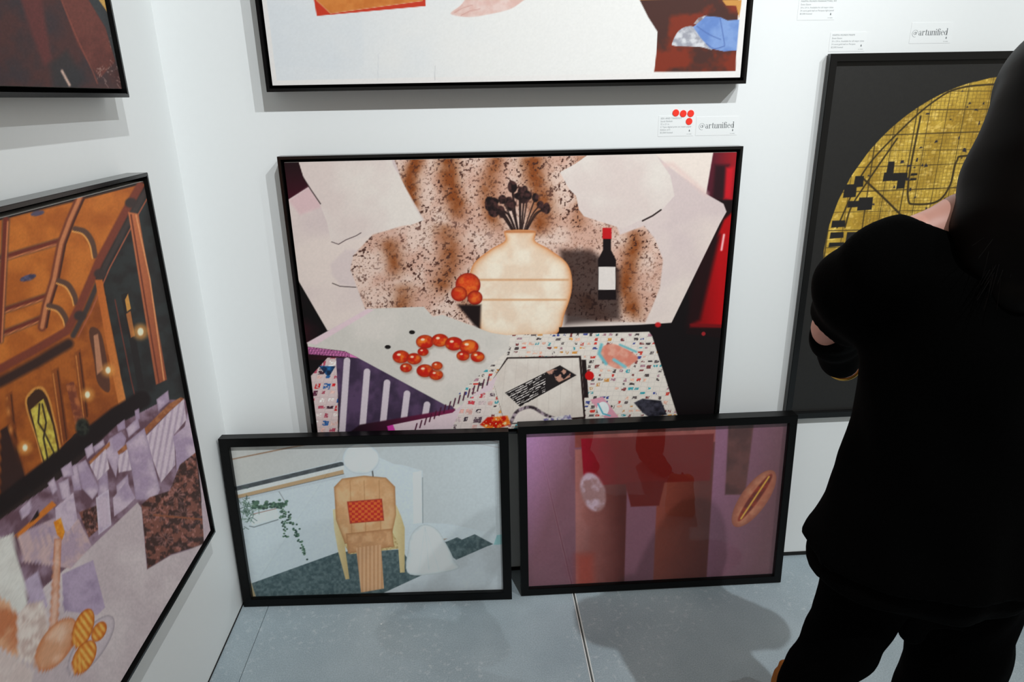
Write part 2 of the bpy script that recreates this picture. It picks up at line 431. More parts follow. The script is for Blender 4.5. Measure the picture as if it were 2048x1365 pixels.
    p.poly([(1180,800),(1206,794),(1238,836),(1212,840)], (214,150,166)); p.oval(1206, 818, 12, 14, (226,232,232)); p.line([(1196,808),(1206,828),(1220,832)], 3, (80,170,190))
    p.poly([(1268,806),(1285,798),(1322,802),(1334,830),(1300,836),(1285,826)], mott((26,24,32), (60,58,70), 9, 4), soft=1.5)
    p.poly([(1020,846),(1030,826),(1058,816),(1085,826),(1098,846)], (226,214,206), soft=1); p.line([(1020,850),(1034,824),(1062,815),(1090,830),(1120,842)], 6, mott((40,30,36), (170,150,160), 5, 3), soft=1.5, smooth=True)
    p.poly([(1085,838),(1140,830),(1145,842),(1090,848)], mott((110,100,150), (220,214,210), 5, 6), soft=1)
    # scraps under the box
    p.poly([(622,752),(655,716),(676,716),(676,875),(636,875)], chips(9, 17, 15, (214,192,190), .9, [(170,70,90),(90,40,60),(40,90,150),(226,180,170),(190,40,44),(60,34,46),(240,226,220)]))
    p.poly([(637,732),(671,733),(657,756)], mott((40,110,170), (20,40,70), 9, 3))
    p.poly([(672,716),(720,716),(900,808),(912,822),(680,872)], mott((58,44,66), (84,62,92), 26, 3))
    for k in range(5): p.line([(684 + 40 * k, 868), (694 + 40 * k, 722 + 22 * k)], 13, (206,192,200), soft=.8)
    p.poly([(716,716),(760,716),(960,808),(893,812)], (206,200,192), soft=.8)
    p.poly([(720,850),(910,818),(900,850),(776,866),(690,872)], hgrad((26,14,22), (120,30,70), 700, 900), soft=2)
    p.poly([(776,866),(786,850),(905,826),(994,752),(984,782),(900,860)], (218,196,202))
    p.poly([(774,853),(786,850),(792,866),(778,868)], (206,60,160))
    for k in range(16): p.line([(830 + 9.6 * k, 862 - 6.1 * k), (834 + 9.6 * k, 848 - 6.3 * k)], 2.6, (70,20,44))
    p.poly([(908,848),(930,800),(985,780),(990,790),(970,860),(905,868)], chips(14, 20, 16, (222,208,202), .8, [(190,60,70),(90,70,80),(214,160,150),(60,50,60),(196,176,176)]))
    p.poly([(960,850),(975,835),(1015,832),(1022,850),(980,862)], food(17), soft=2)
    # open box with scraps of red and orange
    p.poly([(614,686),(735,618),(848,614),(866,634),(885,630),(982,666),(1020,672),(1018,700),(985,728),(893,810),(716,716),(690,703),(616,694)], lambda a, b: mixc((214,206,198), (204,198,190), (fbm(a, b, 60, 6) - .35) / .3))
    p.poly([(614,686),(735,618),(748,620),(632,690)], (222,196,202), soft=2)
    p.poly([(616,694),(692,704),(718,717),(700,715),(618,709)], lambda a, b: mixc((212,120,176), (60,20,50), ((np.sin(a * 1.9) > .1) & (a < 700)) * .85))
    p.oval(824, 665, 6, 4, (24,18,18)); p.oval(775.5, 694.5, 6, 4, (24,18,18))
    rnd = random.Random(5)
    for cx, cy, r in ((850,684,18),(880,681,17),(908,688,18),(938,694,19),(955,714,14),(926,712,13),(802,714,17),(828,718,15),(846,704,11),(812,736,12),(850,742,17),(872,750,14),(874,732,11)):
        p.oval(cx + 2, cy + 3, r * 1.05, r * .8, (150,120,104), soft=3, al=.6)
        p.oval(cx, cy, r, r * .76, mott((196,28,12), (230,116,36), 11, int(cx)), soft=1.2, rim=(150,30,10), rimw=3)
        p.oval(cx - r * .25, cy - r * .25, r * .22, r * .14, (250,214,180), soft=1.5)
    p.grain(.04, 3)
    return p.c

def paint_top(x, y, U, V):
    a5 = Z(480, 0, 3.938); a6 = Z(980, 0, 3.7926)
    p = Paint(x, y, (238, 234, 231))
    p.poly([(300,-2000),(1520,-2000),(1471,142.4),(553.7,161.2),(533,0)], lambda a, b: mixc((226,229,232), (238,236,233), (a - 560) / 420 + .6 * (fbm(a, b, 60, 3) - .5)))
    for k in range(9): p.line([(540 + 2 * k, 14 + 14 * k), (600 + 14 * k, 20 + 14.5 * k), (720, 30 + 12 * k)], 9, (212,219,226), soft=7, al=.22)
    p.line(a5((1535,520),(1535,632)), 1, (180,180,182), al=.7); p.line(a5((1090,420),(1085,632)), 1, (200,202,206), al=.6)
    p.poly(a5((560,-120),(605,126),(1462,48),(1462,-120)), (204,58,34))
    p.poly(a5((560,-120),(600,0),(712,106),(1440,6),(1462,-120)), mott((216,132,62), (204,116,50), 20, 2))
    p.line(a5((600,0),(712,106),(1440,6)), 1, (236,200,160), al=.8)
    p.poly([(902,28),(920,12),(960,-20),(1100,-40),(1044,3),(1020,18),(985,27),(940,34)], mott((226,186,176), (234,206,198), 16, 5), smooth=True, soft=1.6)
    p.line([(908,26),(925,16),(945,10)], 1.2, (200,140,130), soft=1, al=.7); p.line([(922,31),(940,22),(960,18)], 1.2, (200,140,130), soft=1, al=.7)
    p.poly(a6((1040,-300),(1135,0),(1200,130),(1270,240),(1262,400),(1245,546),(1862,540),(1900,-300)), lambda a, b: mixc((74,42,36), (128,46,26), (fbm(a, b, 40, 5) - .42) / .2 + (b - 90) / 160))
    p.poly(a6((1135,0),(1870,-20),(1900,-300),(1040,-300)), (206,146,72))
    p.poly(a6((1760,0),(1910,0),(1890,140),(1868,45),(1790,40)), (206,146,72))
    p.poly(a6((1385,318),(1430,235),(1500,200),(1560,215),(1640,330),(1685,378),(1590,356),(1400,348)), mott((214,214,218), (160,160,170), 9, 3), smooth=True)
    p.poly(a6((1545,180),(1580,135),(1640,116),(1600,190)), mott((196,198,206), (140,120,120), 7, 4))
    p.poly(a6((1540,205),(1640,122),(1745,130),(1800,155),(1892,150),(1872,382),(1775,390),(1670,368),(1600,290)), mott((128,158,212), (104,136,198), 22, 6))
    for q in (((1570,200),(1660,260),(1750,300)),((1745,135),(1760,220),(1780,340)),((1640,330),(1700,370),(1780,350))): p.line(a6(*q), 1.6, (78,104,166), soft=1, smooth=True)
    p.grain(.03, 3)
    return p.c

def paint_upper_left(x, y, U, V):
    z = Z(0, 0, 3.593)
    p = Paint(x, y, (56, 40, 40))
    p.poly([(-3000,-2000),(400,-2000),(400,400),(-3000,400)], mott((52,42,46), (72,42,40), 50, 3))
    p.poly(z((100,-400),(300,0),(370,420),(320,470),(230,250),(150,0)), (92,46,44), soft=6)
    p.poly(z((300,-500),(440,0),(560,330),(660,490),(720,560),(830,440),(760,200),(640,0),(500,-500)), mott((104,54,46), (92,46,40), 20, 8), soft=2)
    p.line(z((440,0),(560,290),(670,520),(700,600)), 2, (134,70,56), soft=1.5)
    p.poly(z((560,-300),(710,0),(790,120),(880,620),(830,440),(760,200),(640,0)), (52,54,56), soft=2)
    p.poly(z((640,-200),(710,0),(790,115),(770,-20)), (190,148,80), soft=1)
    p.poly(z((360,460),(480,360),(600,560),(560,640),(380,640)), (44,44,46), soft=9, al=.8)
    rnd = random.Random(4)
    for k in range(26):
        a, b = rnd.uniform(690, 860), rnd.uniform(470, 610)
        p.line(z((a, b), (a + rnd.uniform(-10, 40), b + rnd.uniform(-20, 40))), .9, (176,150,140), al=.7)
    for k in range(10):
        a, b = rnd.uniform(780, 830), rnd.uniform(240, 460)
        p.line(z((a, b), (a + rnd.uniform(5, 25), b + rnd.uniform(5, 30))), .9, (166,136,126), al=.6)
    p.line(z((445,510),(500,612)), 5, (190,160,146), soft=1.5)
    p.grain(.2, 3)
    return p.c

def paint_lower_left(x, y, U, V):
    a = Z(0, 330, 3.9); b = Z(0, 640, 3.791); c = Z(0, 980, 3.546)
    p = Paint(x, y, (150, 130, 132))
    p.poly([(-4000,-500),(420,-500),(420,1000),(-4000,2600)], (40,28,26))
    # panelled ceiling
    p.poly([(-4000,1400),(-4000,300),(0,442),(292,366),(262,410),(205,510),(165,600),(140,650),(0,760)], mott((198,112,44), (174,92,34), 40, 3))
    p.poly([(-4000,3000),(-4000,1400),(0,740),(140,650),(190,560),(222,610),(258,812),(150,868),(60,960),(0,1012)], mott((172,92,34), (140,70,26), 30, 5))
    p.poly([(296,366),(312,440),(374,800),(384,846),(300,860),(236,846),(240,740),(212,600),(205,508),(262,412)], mott((44,48,48), (36,34,34), 20, 2))
    red = (112,46,34); hi = (214,132,84)
    def beam(pts, w):
        p.line(pts, w + 5, (96,70,56), soft=2, al=.8); p.line(pts, w, red, soft=1.2)
        q = [(u + w * .32, v + w * .32) for u, v in pts]; p.line(q, w * .3, hi, soft=1, al=.85)
    beam([(-160,545),(0,518),(122,482)], 10); beam([(-160,660),(0,624),(102,590)], 9); beam([(-160,705),(0,670),(86,636)], 9)
    beam([(12,440),(6,560),(0,680)], 11)
    for pts in ([(160,395),(140,440),(122,488),(108,560),(92,612),(84,655)],):
        p.line(pts, 17, (120,60,40), soft=2); p.line(pts, 8, (196,122,80), soft=1.5); p.line([(u + 9, v) for u, v in pts], 4, (74,38,28), soft=1)
    for pts in ([(150,458),(170,464),(184,484),(190,512)], [(118,562),(136,570),(148,590),(152,606)], [(98,612),(118,618),(130,634),(134,648)]):
        p.line(pts, 11, (92,64,52), soft=1.5, smooth=True); p.line([(u - 5, v + 5) for u, v in pts], 3, (226,158,84), soft=1, smooth=True)
    cor = [(280,372),(250,425),(197,525),(160,612),(134,662),(70,700),(0,738),(-300,860)]
    p.line(cor, 16, (122,58,42), soft=2); p.line([(u + 12, v + 10) for u, v in cor[:5]], 10, (64,54,52), soft=2); p.line([(u + 22, v + 12) for u, v in cor[:5]], 2.5, (170,92,66), soft=1)
    p.line([(u + 3, v + 26) for u, v in cor[4:]], 20, (54,34,30), soft=4)
    for cx, cy in ((262,406),(200,548),(160,632)): p.oval(cx, cy, 12, 10, (60,48,46), soft=3)
    p.oval(56, 556, 17, 6, mott((88,84,110), (60,56,80), 5, 2), rot=-.3, soft=1.5); p.oval(75, 427, 14, 5, (84,76,96), rot=-.2, soft=1.5)
    # pilasters, arches and lit windows
    p.poly([(256,424),(277,428),(334,760),(312,770)], hgrad((196,112,70), (150,76,48), 260, 330), soft=1.5)
    p.line([(262,430),(290,600),(318,766)], 3, (110,52,36), soft=1); p.line([(272,430),(300,560),(328,760)], 3, (220,146,96), soft=1)
    p.poly([(242,590),(256,585),(290,780),(276,776)], (34,30,30), soft=1); p.poly([(250,600),(256,588),(262,618),(254,624)], (206,146,70)); p.poly([(252,628),(261,622),(270,672),(262,676)], (170,104,56))
    p.line([(230,600),(262,760),(274,810)], 2, (120,56,44), soft=1)
    p.poly([(190,560),(205,560),(226,680),(254,810),(240,824),(215,700)], hgrad((190,100,40), (210,130,66), 200, 250), soft=1.5)
    p.poly([(178,665),(190,655),(206,680),(220,780),(196,768),(188,720)], (90,54,40), soft=1.5, smooth=True); p.poly([(187,672),(196,668),(206,740),(194,750)], (186,128,96), soft=1.5)
    for k, (u, v, w, h) in enumerate(((10,790,24,170),(102,742,26,150),(148,706,22,140))):
        p.poly([(u,v),(u+w*.6,v-8),(u+w*1.35,v+h-16),(u+w*.7,v+h)], hgrad((150,80,34), (120,58,24), u, u + w), soft=1.5)
        p.line([(u+4,v+6),(u+w*.9,v+h-6)], 2, (206,130,66), soft=1); p.line([(u+w*.5,v),(u+w*1.2,v+h-12)], 2.4, (74,36,20), soft=1)
    p.poly(b((500,490),(560,465),(640,760),(580,840)), mott((182,104,58), (120,60,40), 12, 4), soft=1)
    p.poly(b((190,640),(230,540),(300,505),(350,540),(400,680),(470,1060),(350,1150),(270,900)), (206,140,66), smooth=True, soft=1.5)
    p.poly(b((205,640),(240,560),(290,525),(340,560),(385,680),(455,1050),(355,1130),(280,900)), (62,36,22), smooth=True, soft=1)
    p.poly(b((232,680),(330,600),(400,800),(448,1050),(352,1125),(290,920)), mott((214,196,84), (180,150,60), 9, 4), soft=1)
    p.line(b((300,640),(290,780),(335,850),(410,1010),(365,1075),(330,900),(350,780),(320,640)), 3.4, (46,34,26), soft=1)
    p.poly(b((0,840),(60,800),(190,1180),(210,1365),(0,1365)), (52,30,26), soft=2)
    for u, v, r in ((281,664,6),(216,741,5),(175,790,5),(50,896,5)):
        p.oval(u, v, r * 2.6, r * 2.6, (230,160,80), soft=7, al=.7); p.oval(u, v, r, r * 1.3, (255,240,205), soft=2)
    p.line([(-300,1230),(0,1012),(100,935),(232,832),(284,800)], 34, (24,14,15), soft=3)
    p.oval(165, 855, 14, 18, mott((20,24,20), (50,54,46), 5, 3), soft=4)
    # cloth-covered tables and chairs
    lil = lambda s=0: (lambda u, v: mixc((206,186,202), (172,150,176), (fbm(u, v, 26, 30 + s) - .35) / .3))
    p.poly([(-300,1240),(0,1040),(130,950),(235,850),(330,800),(392,800),(398,1010),(330,1365),(-300,1900)], mott((150,124,142), (104,74,86), 22, 6))
    for k, q in enumerate((b((1185,605),(1275,535),(1285,620),(1200,695)), b((1020,690),(1055,670),(1062,750),(1030,770)), b((955,825),(1045,740),(1062,820),(975,895)), b((885,800),(945,755),(952,825),(895,850)),
                b((830,900),(920,845),(960,900),(900,1080),(880,1200),(785,990)), b((640,980),(700,935),(715,1010),(660,1060)), b((705,965),(785,905),(795,950),(720,1010)), b((575,1100),(650,1060),(760,1290),(700,1365),(620,1280)),
                b((525,1120),(585,1090),(620,1290),(560,1300)), b((460,1130),(540,1075),(560,1180),(480,1200)), b((360,1240),(410,1195),(440,1290),(400,1330)), b((750,1160),(815,1150),(830,1365),(740,1365)),
                b((880,1260),(970,1170),(990,1365),(890,1365)), b((440,1240),(520,1200),(540,1365),(470,1365)))):
        p.poly(q, lil(k), soft=1.2, rim=(150,128,150), rimw=2)
    wood = mott((178,116,76), (150,88,54), 7, 3)
    p.poly(b((1080,840),(1180,740),(1280,640),(1370,588),(1400,600),(1290,690),(1110,870)), wood, soft=1); p.poly(b((670,1080),(830,925),(835,955),(690,1100)), wood, soft=1); p.poly(b((890,1000),(960,940),(968,980),(900,1025)), wood, soft=1)
    fold = lambda u, v: mixc((214,196,208), (170,148,170), np.sin(u * .55 + v * .1) * .5 + .3 * fbm(u, v, 20, 5))
    p.poly(b((1105,885),(1290,695),(1395,600),(1412,760),(1320,870),(1330,1100),(1220,1235),(1150,1040)), fold, soft=1)
    p.poly(b((680,1100),(800,980),(830,1130),(740,1220)), fold, soft=1); p.poly(b((890,1040),(970,980),(1000,1140),(900,1160)), fold, soft=1)
    p.poly(b((955,935),(1095,820),(1150,1030),(1215,1290),(1180,1365),(1030,1365),(1000,1150)), lil(3), soft=1, rim=(160,140,164), rimw=3)
    p.poly(b((1310,890),(1400,810),(1425,700),(1490,1040),(1340,1150),(1330,1000)), lil(8), soft=1)
    # patterned carpet
    car = lambda u, v: mixc((60,36,32), (128,78,66), (fbm(u, v, 9, 4) - .45) / .12) + np.clip((fbm(u, v, 5, 9) - .6) / .05, 0, 1)[:, None] * np.array((40., 34, 36))
    p.poly([(283,1010),(300,995),(340,982),(360,930),(392,905),(400,985),(410,1087),(380,1098),(340,1110),(295,1138)], car, soft=1.2)
    for u, v in ((330,1078),(300,1030),(352,990),(368,1030)):
        for t in np.linspace(0, 6.28, 14): p.line([(u + 6 * math.cos(t), v + 6 * math.sin(t)), (u + 17 * math.cos(t), v + 15 * math.sin(t))], 2, (172,122,116), soft=1, al=.6)
    p.poly(c((560,160),(690,110),(700,280),(630,340)), car, soft=1.5)
    p.line(c((1090,180),(1445,212)), 3, (150,86,52), soft=1)
    p.poly([(384,800),(398,830),(432,1070),(408,1088),(402,990)], (196,176,184), soft=1)
    # foreground cloth, drapery and pastries
    p.poly([(-2600,3600),(-600,1900),(0,1250),(185,1092),(275,1006),(283,1016),(294,1140),(340,1112),(385,1098),(412,1087),(440,1060),(440,1400),(-400,5000)], mott((214,200,202), (200,184,188), 70, 8), soft=1.2)
    p.poly(c((120,320),(390,200),(560,210),(650,400),(500,560),(160,510)), mott((206,176,176), (180,156,174), 18, 3), soft=2)
    for k in range(8): p.line(c((170 + 45 * k, 330 - 14 * k), (200 + 45 * k, 440 - 16 * k)), 4, (160,140,164), soft=2, al=.6)
    p.poly(c((100,330),(370,80),(400,110),(250,240),(140,330)), (210,120,44), soft=1.2); p.poly(c((210,240),(270,140),(275,190)), (34,24,26), soft=1)
    p.poly(c((390,130),(520,20),(550,210),(480,300),(400,250)), lil(4), soft=1.2); p.poly(c((680,60),(770,0),(790,250),(700,320)), lil(5), soft=1.2, rim=(220,208,222), rimw=3)
    p.poly(c((800,60),(900,-60),(960,60),(890,130),(810,190)), lil(6), soft=1.2); p.poly(c((140,140),(210,80),(220,160),(160,210)), lil(7), soft=1)
    p.poly(c((440,600),(660,500),(745,835),(690,890),(450,860)), mott((184,164,190), (160,140,168), 30, 6), soft=1.2)
    p.poly(c((180,640),(270,580),(340,830),(210,850)), mott((190,172,196), (166,146,172), 26, 4), soft=1.5)
    p.poly(c((380,230),(430,200),(460,300),(440,358),(405,320)), mott((240,166,50), (220,130,30), 8, 3), soft=1.2)
    p.poly(c((386,350),(436,345),(412,980),(350,985)), mott((232,196,178), (214,166,142), 20, 3), soft=1.5, rim=(196,120,86), rimw=3)
    p.poly(c((-900,300),(0,345),(85,315),(125,470),(195,770),(190,860),(110,880),(-900,1100)), mott((230,228,222), (216,212,206), 40, 5), soft=2)
    p.poly(c((-900,900),(-20,760),(60,800),(125,900),(125,1190),(0,1120),(-900,1700)), mott((226,176,140), (196,120,80), 30, 4), soft=3)
    p.poly(c((120,900),(190,810),(300,790),(345,960),(330,1060),(270,1260),(130,1190)), mott((232,218,210), (204,180,172), 12, 4), soft=2)
    p.poly(c((-900,1300),(0,1150),(130,1200),(240,1290),(200,1500),(-900,2600)), mott((226,214,210), (214,196,192), 40, 5), soft=3)
    p.oval(112, 1290, 30, 62, mott((236,196,170), (216,160,124), 24, 4), rot=.6, soft=2, rim=(196,110,60), rimw=5)
    p.oval(182, 1292, 27, 72, (206,192,198), rot=.62, soft=1.5, rim=(150,136,146), rimw=2)
    def pastry(u, v): return mixc((244,190,96), (206,106,22), (np.sin(u * .42 - v * .30) * .5 + .5) * .8 + .5 * (fbm(u, v, 7, 3) - .5))
    p.oval(166, 1258, 19, 42, pastry, rot=.35, soft=1.2, rim=(186,84,16), rimw=3); p.oval(198, 1264, 13, 22, pastry, rot=.5, soft=1.2, rim=(186,84,16), rimw=3); p.oval(168, 1316, 20, 38, pastry, rot=.5, soft=1.2, rim=(186,84,16), rimw=3)
    p.grain(.1, 3)
    return p.c

def paint_chair(x, y, U, V):
    a = Z(430, 850, 6.206); b = Z(700, 850, 5.851); c = Z(430, 1020, 6.203); d = Z(700, 1000, 5.851)
    p = Paint(x, y, (196, 203, 208))
    p.poly(a((-200,-200),(3600,-200),(3600,600),(1600,440),(240,770),(-100,860)), hgrad((190,186,182), (186,190,192), 480, 800))
    p.poly(b((300,380),(850,540),(850,1150),(1150,1160),(1800,1300),(1900,100),(600,100)), hgrad((188,192,194), (196,202,206), 850, 1000))
    p.poly(b((290,360),(735,560),(742,1160),(640,1160),(420,700),(300,560)), (198,205,211), soft=1)
    p.poly(b((735,562),(836,538),(848,1150),(742,1160)), (210,218,222), soft=1); p.line(b((848,620),(852,1150)), 1.5, (130,136,140))
    p.line(a((185,435),(950,280),(1250,228)), 2.6, (150,118,96))
    p.poly(a((235,775),(1560,462),(1600,470),(1600,505),(245,828)), mott((80,84,88), (60,64,68), 12, 3)); p.poly(a((245,828),(1600,510),(1600,560),(250,880)), (206,206,204))
    p.poly(a((250,880),(1590,560),(1600,610),(258,922)), (180,148,112)); p.line(a((258,925),(1600,612)), 1.2, (90,88,88)); p.line(a((300,930),(1610,640)), 3, (180,186,192), soft=2)
    p.line(b((1490,158),(1750,205)), .9, (150,120,116)); p.line(b((1430,208),(1750,270)), .8, (160,150,150))
    # carpet and bed linen
    teal = mott((58,76,80), (92,108,110), 5, 3, .3, .7)
    p.poly([*c((455,915),(1525,530),(1900,500)), *d((320,600),(560,585),(640,640),(720,760),(840,890),(300,1150)), *c((900,1200),(520,1130))], teal)
    p.poly(c((405,850),(440,880),(520,1120),(450,1120)), (176,152,112), soft=1)
    p.poly(d((1020,500),(1130,492),(1255,440),(1310,468),(1460,405),(1675,520),(1245,706),(1100,600)), teal); p.poly(d((960,465),(1140,455),(1040,510)), (150,130,116), soft=1)
    p.poly(d((1720,415),(1810,405),(1820,530),(1680,528)), (144,188,190))
    p.poly(d((290,1140),(830,890),(1245,705),(1610,545),(1830,515),(1850,1200)), mott((198,203,208), (188,192,196), 40, 5))
    # armchair with cushions and a throw
    tw = mott((206,184,134), (176,148,96), 3.5, 3)
    p.poly(c((1550,0),(2000,-40),(2020,420),(1600,430)), mott((190,158,116), (160,130,92), 3, 5), soft=1)
    p.poly(c((1462,0),(1560,-20),(1590,300),(1668,860),(1620,866),(1530,530),(1480,250)), hgrad((216,198,156), (188,160,106), 665, 700), soft=.8)
    p.poly([*c((1600,430),(1900,380)), *d((500,370),(575,500),(570,575),(320,605),(0,640))], tw, soft=1)
    p.poly(d((430,230),(540,60),(600,200),(640,330),(640,852),(585,856),(560,500),(480,350)), hgrad((222,204,160), (190,166,116), 780, 812), soft=.8)
    p.line([(740,905),(752,1000)], 2.4, (70,66,62)); p.oval(722, 918, 37, 31, mott((224,228,230), (208,214,218), 16, 5), rim=(180,186,192), rimw=3)
    bk = mott((214,172,128), (200,150,104), 18, 4)
    p.poly([(668,975),(684,958),(728,952),(772,956),(790,974),(792,1030),(782,1078),(690,1088),(672,1040)], bk, soft=1.2, rim=(160,106,60), rimw=3)
    for u in (700, 728, 758): p.line([(u, 962), (u + 4, 1076)], 1.2, (176,124,78), soft=1)
    p.poly([(694,1004),(764,998),(768,1042),(700,1048)], lambda u, v: mixc((222,96,30), (190,36,16), (np.sin(u * .5) * np.sin(v * .6) > 0) * 1.0), soft=1.2, rim=(150,40,16), rimw=2)
    p.poly([(692,1068),(784,1058),(788,1094),(696,1108)], mott((208,160,116), (192,140,96), 10, 5), soft=1.2, rim=(164,108,62), rimw=3)
    p.poly([(712,1096),(762,1090),(768,1178),(722,1186)], lambda u, v: mixc((212,166,126), (190,138,96), np.sin(u * .8) * .5 + .5), soft=1)
    # white pouf, planter
    p.poly([(820,1150),(816,1100),(824,1068),(846,1050),(872,1058),(890,1084),(908,1120),(912,1140)], mott((222,225,226), (208,212,214), 22, 4), smooth=True, rim=(176,182,184), rimw=3)
    for u in (838, 858, 878): p.line([(850, 1056), (u, 1140)], 1, (190,196,198), soft=1)
    p.poly([(500,1030),(552,1018),(562,1036),(504,1052)], (206,213,218), soft=1); p.line([(499,1053),(508,1055),(556,1040)], 1.8, (110,118,120)); p.line([(506,1029),(552,1018)], 1.3, (150,100,84)); p.line([(558,984),(569,1002)], 1, (110,110,110))
    rnd = random.Random(6)
    g1 = lambda: (rnd.choice([(52,82,66), (74,106,84), (38,62,52), (96,124,100)]))
    for k in range(70):
        u, v = rnd.gauss(494, 10), rnd.gauss(1022, 14); t = rnd.uniform(0, 6.28); p.line([(u, v), (u + 10 * math.cos(t), v + 10 * math.sin(t))], 1.2, g1(), al=.8)
    for k in range(40): p.oval(rnd.uniform(505, 535), rnd.uniform(1004, 1018), 3.4, 2.6, g1(), soft=1)
    for k in range(34): p.oval(rnd.uniform(538, 574), 1010 + rnd.gauss(0, 3.4), 3, 2.4, g1(), soft=1)
    for k in range(150):
        t = rnd.random(); s = rnd.choice((0, 1)); v = 1008 + 112 * t ** (1.25 if s else 2.0)
        u = 560 + 54 * t + rnd.gauss(0, 5.5 * (1 - t) + 1.3) if s else 556 + 20 * t + rnd.gauss(0, 3.5)
        if not s and v > 1076: continue
        p.oval(u, v, 2.1, 1.8, g1(), soft=.8)
    p.grain(.05, 3)
    return p.c

def paint_columns(x, y, U, V):
    p = Paint(x, y, (120, 76, 84))
    p.poly([(900,700),(1700,700),(1700,1300),(900,1300)], lambda a, b: mixc(mixc((196,138,186), (134,84,98), (a - 1050) / 110 + (b - 900) / 260), (134,86,102), (a - 1150) / 120))
    p.poly([(1380,800),(1600,800),(1600,1200),(1380,1200)], lambda a, b: mixc((150,98,124), (118,76,84), (a - 1420) / 130 + .3 * (b - 1000) / 150), soft=20)
    # two broad upright bands under a red block, a dark post and an orange oval
    p.poly([(1150,900),(1256,894),(1248,1180),(1152,1184)], lambda a, b: mixc((176,108,102), (88,34,30), (a - 1150) / 100 + .3 * (fbm(a, b, 40, 3) - .5)), soft=2)
    p.poly([(1318,890),(1430,884),(1412,1170),(1306,1176)], lambda a, b: mixc((146,70,56), (100,44,38), (a - 1310) / 100 + .3 * (fbm(a, b, 50, 7) - .5)), soft=2)
    p.poly([(1152,1110),(1186,1110),(1188,1184),(1154,1184)], (176,62,46), soft=12, al=.6)
    p.poly([(1150,840),(1432,835),(1430,884),(1150,896)], mott((160,84,78), (136,68,62), 30, 3), soft=2)
    p.poly([(1162,878),(1428,868),(1420,962),(1168,972)], lambda a, b: mixc((152,22,40), (112,26,22), (a - 1165) / 70 + .5 * (fbm(a, b, 40, 5) - .5)), soft=1.6)
    p.poly([(1250,966),(1330,962),(1318,1012),(1262,1014)], (104,26,22), soft=2)
    p.oval(1186, 985, 24, 40, mott((204,172,186), (166,122,122), 14, 4), rot=-.3, soft=4)
    p.poly([(1458,830),(1510,830),(1490,990),(1450,990)], mott((106,62,58), (84,48,46), 24, 3), soft=2.5)
    p.oval(1508, 998, 68, 26, mott((206,134,100), (184,104,76), 14, 3), rot=-.95, rim=(150,84,66), rimw=6)
    p.oval(1510, 996, 58, 9, mott((150,50,30), (110,38,30), 10, 3), rot=-.95, soft=2)
    p.line([(1482,1038),(1538,954)], 3.2, (226,176,70), soft=1.2)
    p.grain(.08, 3)
    return p.c

def paint_map(x, y, U, V):
    u = U * 1000; v = V * 1000
    p = Paint(u, v, (33, 32, 31))
    gold = lambda a, b: mixc((204,168,66), (170,134,44), (fbm(a, b, 60, 3) - .35) / .3) + 34 * np.clip((fbm(a * .6, b, 9, 8) - .62) / .08, 0, 1)[:, None]
    p.oval(561, 570, 498, 498, gold, soft=1.2)
    rnd = random.Random(12)
    dk = (70, 56, 26)
    # districts of denser streets
    for k in range(60):
        cx, cy = rnd.uniform(200, 900), rnd.uniform(480, 1040); s = rnd.uniform(30, 70)
        t = rnd.uniform(0, 6)
        p.poly([(cx - s, cy - s), (cx + s, cy - s), (cx + s, cy + s), (cx - s, cy + s)],
               (lambda q: lambda a, b: mixc(gold(a, b), (112,88,36), ((np.sin(a * .55 + 2 * fbm(a, b, 40, q)) > .86) | (np.sin(b * .6 + q) > .88)) * .6))(k), soft=1, al=.8)
    xs = [70 + 52 * k + rnd.uniform(-12, 12) for k in range(19)]; ys = [80 + 56 * k + rnd.uniform(-14, 14) for k in range(18)]
    for a in xs: p.line([(a, 80), (a + rnd.uniform(-6, 6), 600), (a + 3, 1080)], rnd.choice((1.6, 2.2, 3.4)), dk, soft=1)
    for b in ys: p.line([(70, b), (500, b + rnd.uniform(-6, 6)), (1060, b)], rnd.choice((1.6, 2.2, 3.0)), dk, soft=1)
    for pts, w in (([(95,640),(150,800),(230,905),(330,1000),(420,1040),(620,1046)], 5), ([(120,640),(130,700),(160,760),(240,900)], 5), ([(150,790),(260,700),(420,560)], 6),
                   ([(300,960),(296,800),(306,720),(330,705),(400,712),(430,760),(436,830),(470,846),(700,846)], 6), ([(420,720),(520,706),(640,716)], 5)):
        p.line(pts, w, (58,46,22), soft=1.2, smooth=True)
    for k in range(150):
        a, b = rnd.uniform(160, 900), rnd.uniform(520, 1060); w, h = rnd.uniform(4, 15), rnd.uniform(4, 13)
        q = [(a, b), (a + w, b + rnd.uniform(-3, 3)), (a + w * rnd.uniform(.4, 1), b + h), (a + rnd.uniform(0, 5), b + h)]
        if len(q) and (a > 250 or k % 5 == 0): p.poly(q, (44,40,48), soft=1)
    for a, b, w, h in ((118,700,44,20),(100,730,40,40),(150,690,46,40),(76,640,44,22),(76,606,44,20),(76,580,50,14),(128,575,36,50),(158,560,14,46),(200,570,34,36),(224,800,22,34),(216,776,32,26),(246,776,46,24),(262,752,26,30),(150,540,30,26),(120,520,60,16),(300,776,22,8),(300,790,22,8),(128,760,30,34)):
        p.poly([(a, b), (a + w, b + 2), (a + w - 2, b + h), (a + 1, b + h)], (30,28,28), soft=1)
    p.poly([(0,512),(330,512),(340,300),(500,60),(0,60)], (33,32,31), soft=1)
    # anything past the disc stays dark
    r = np.hypot(u - 561, v - 570); m = np.clip((r - 497) / 2, 0, 1)[:, None]
    p.c += m * (np.array((33., 32, 31)) - p.c)
    p.grain(.16, 5)
    return p.c

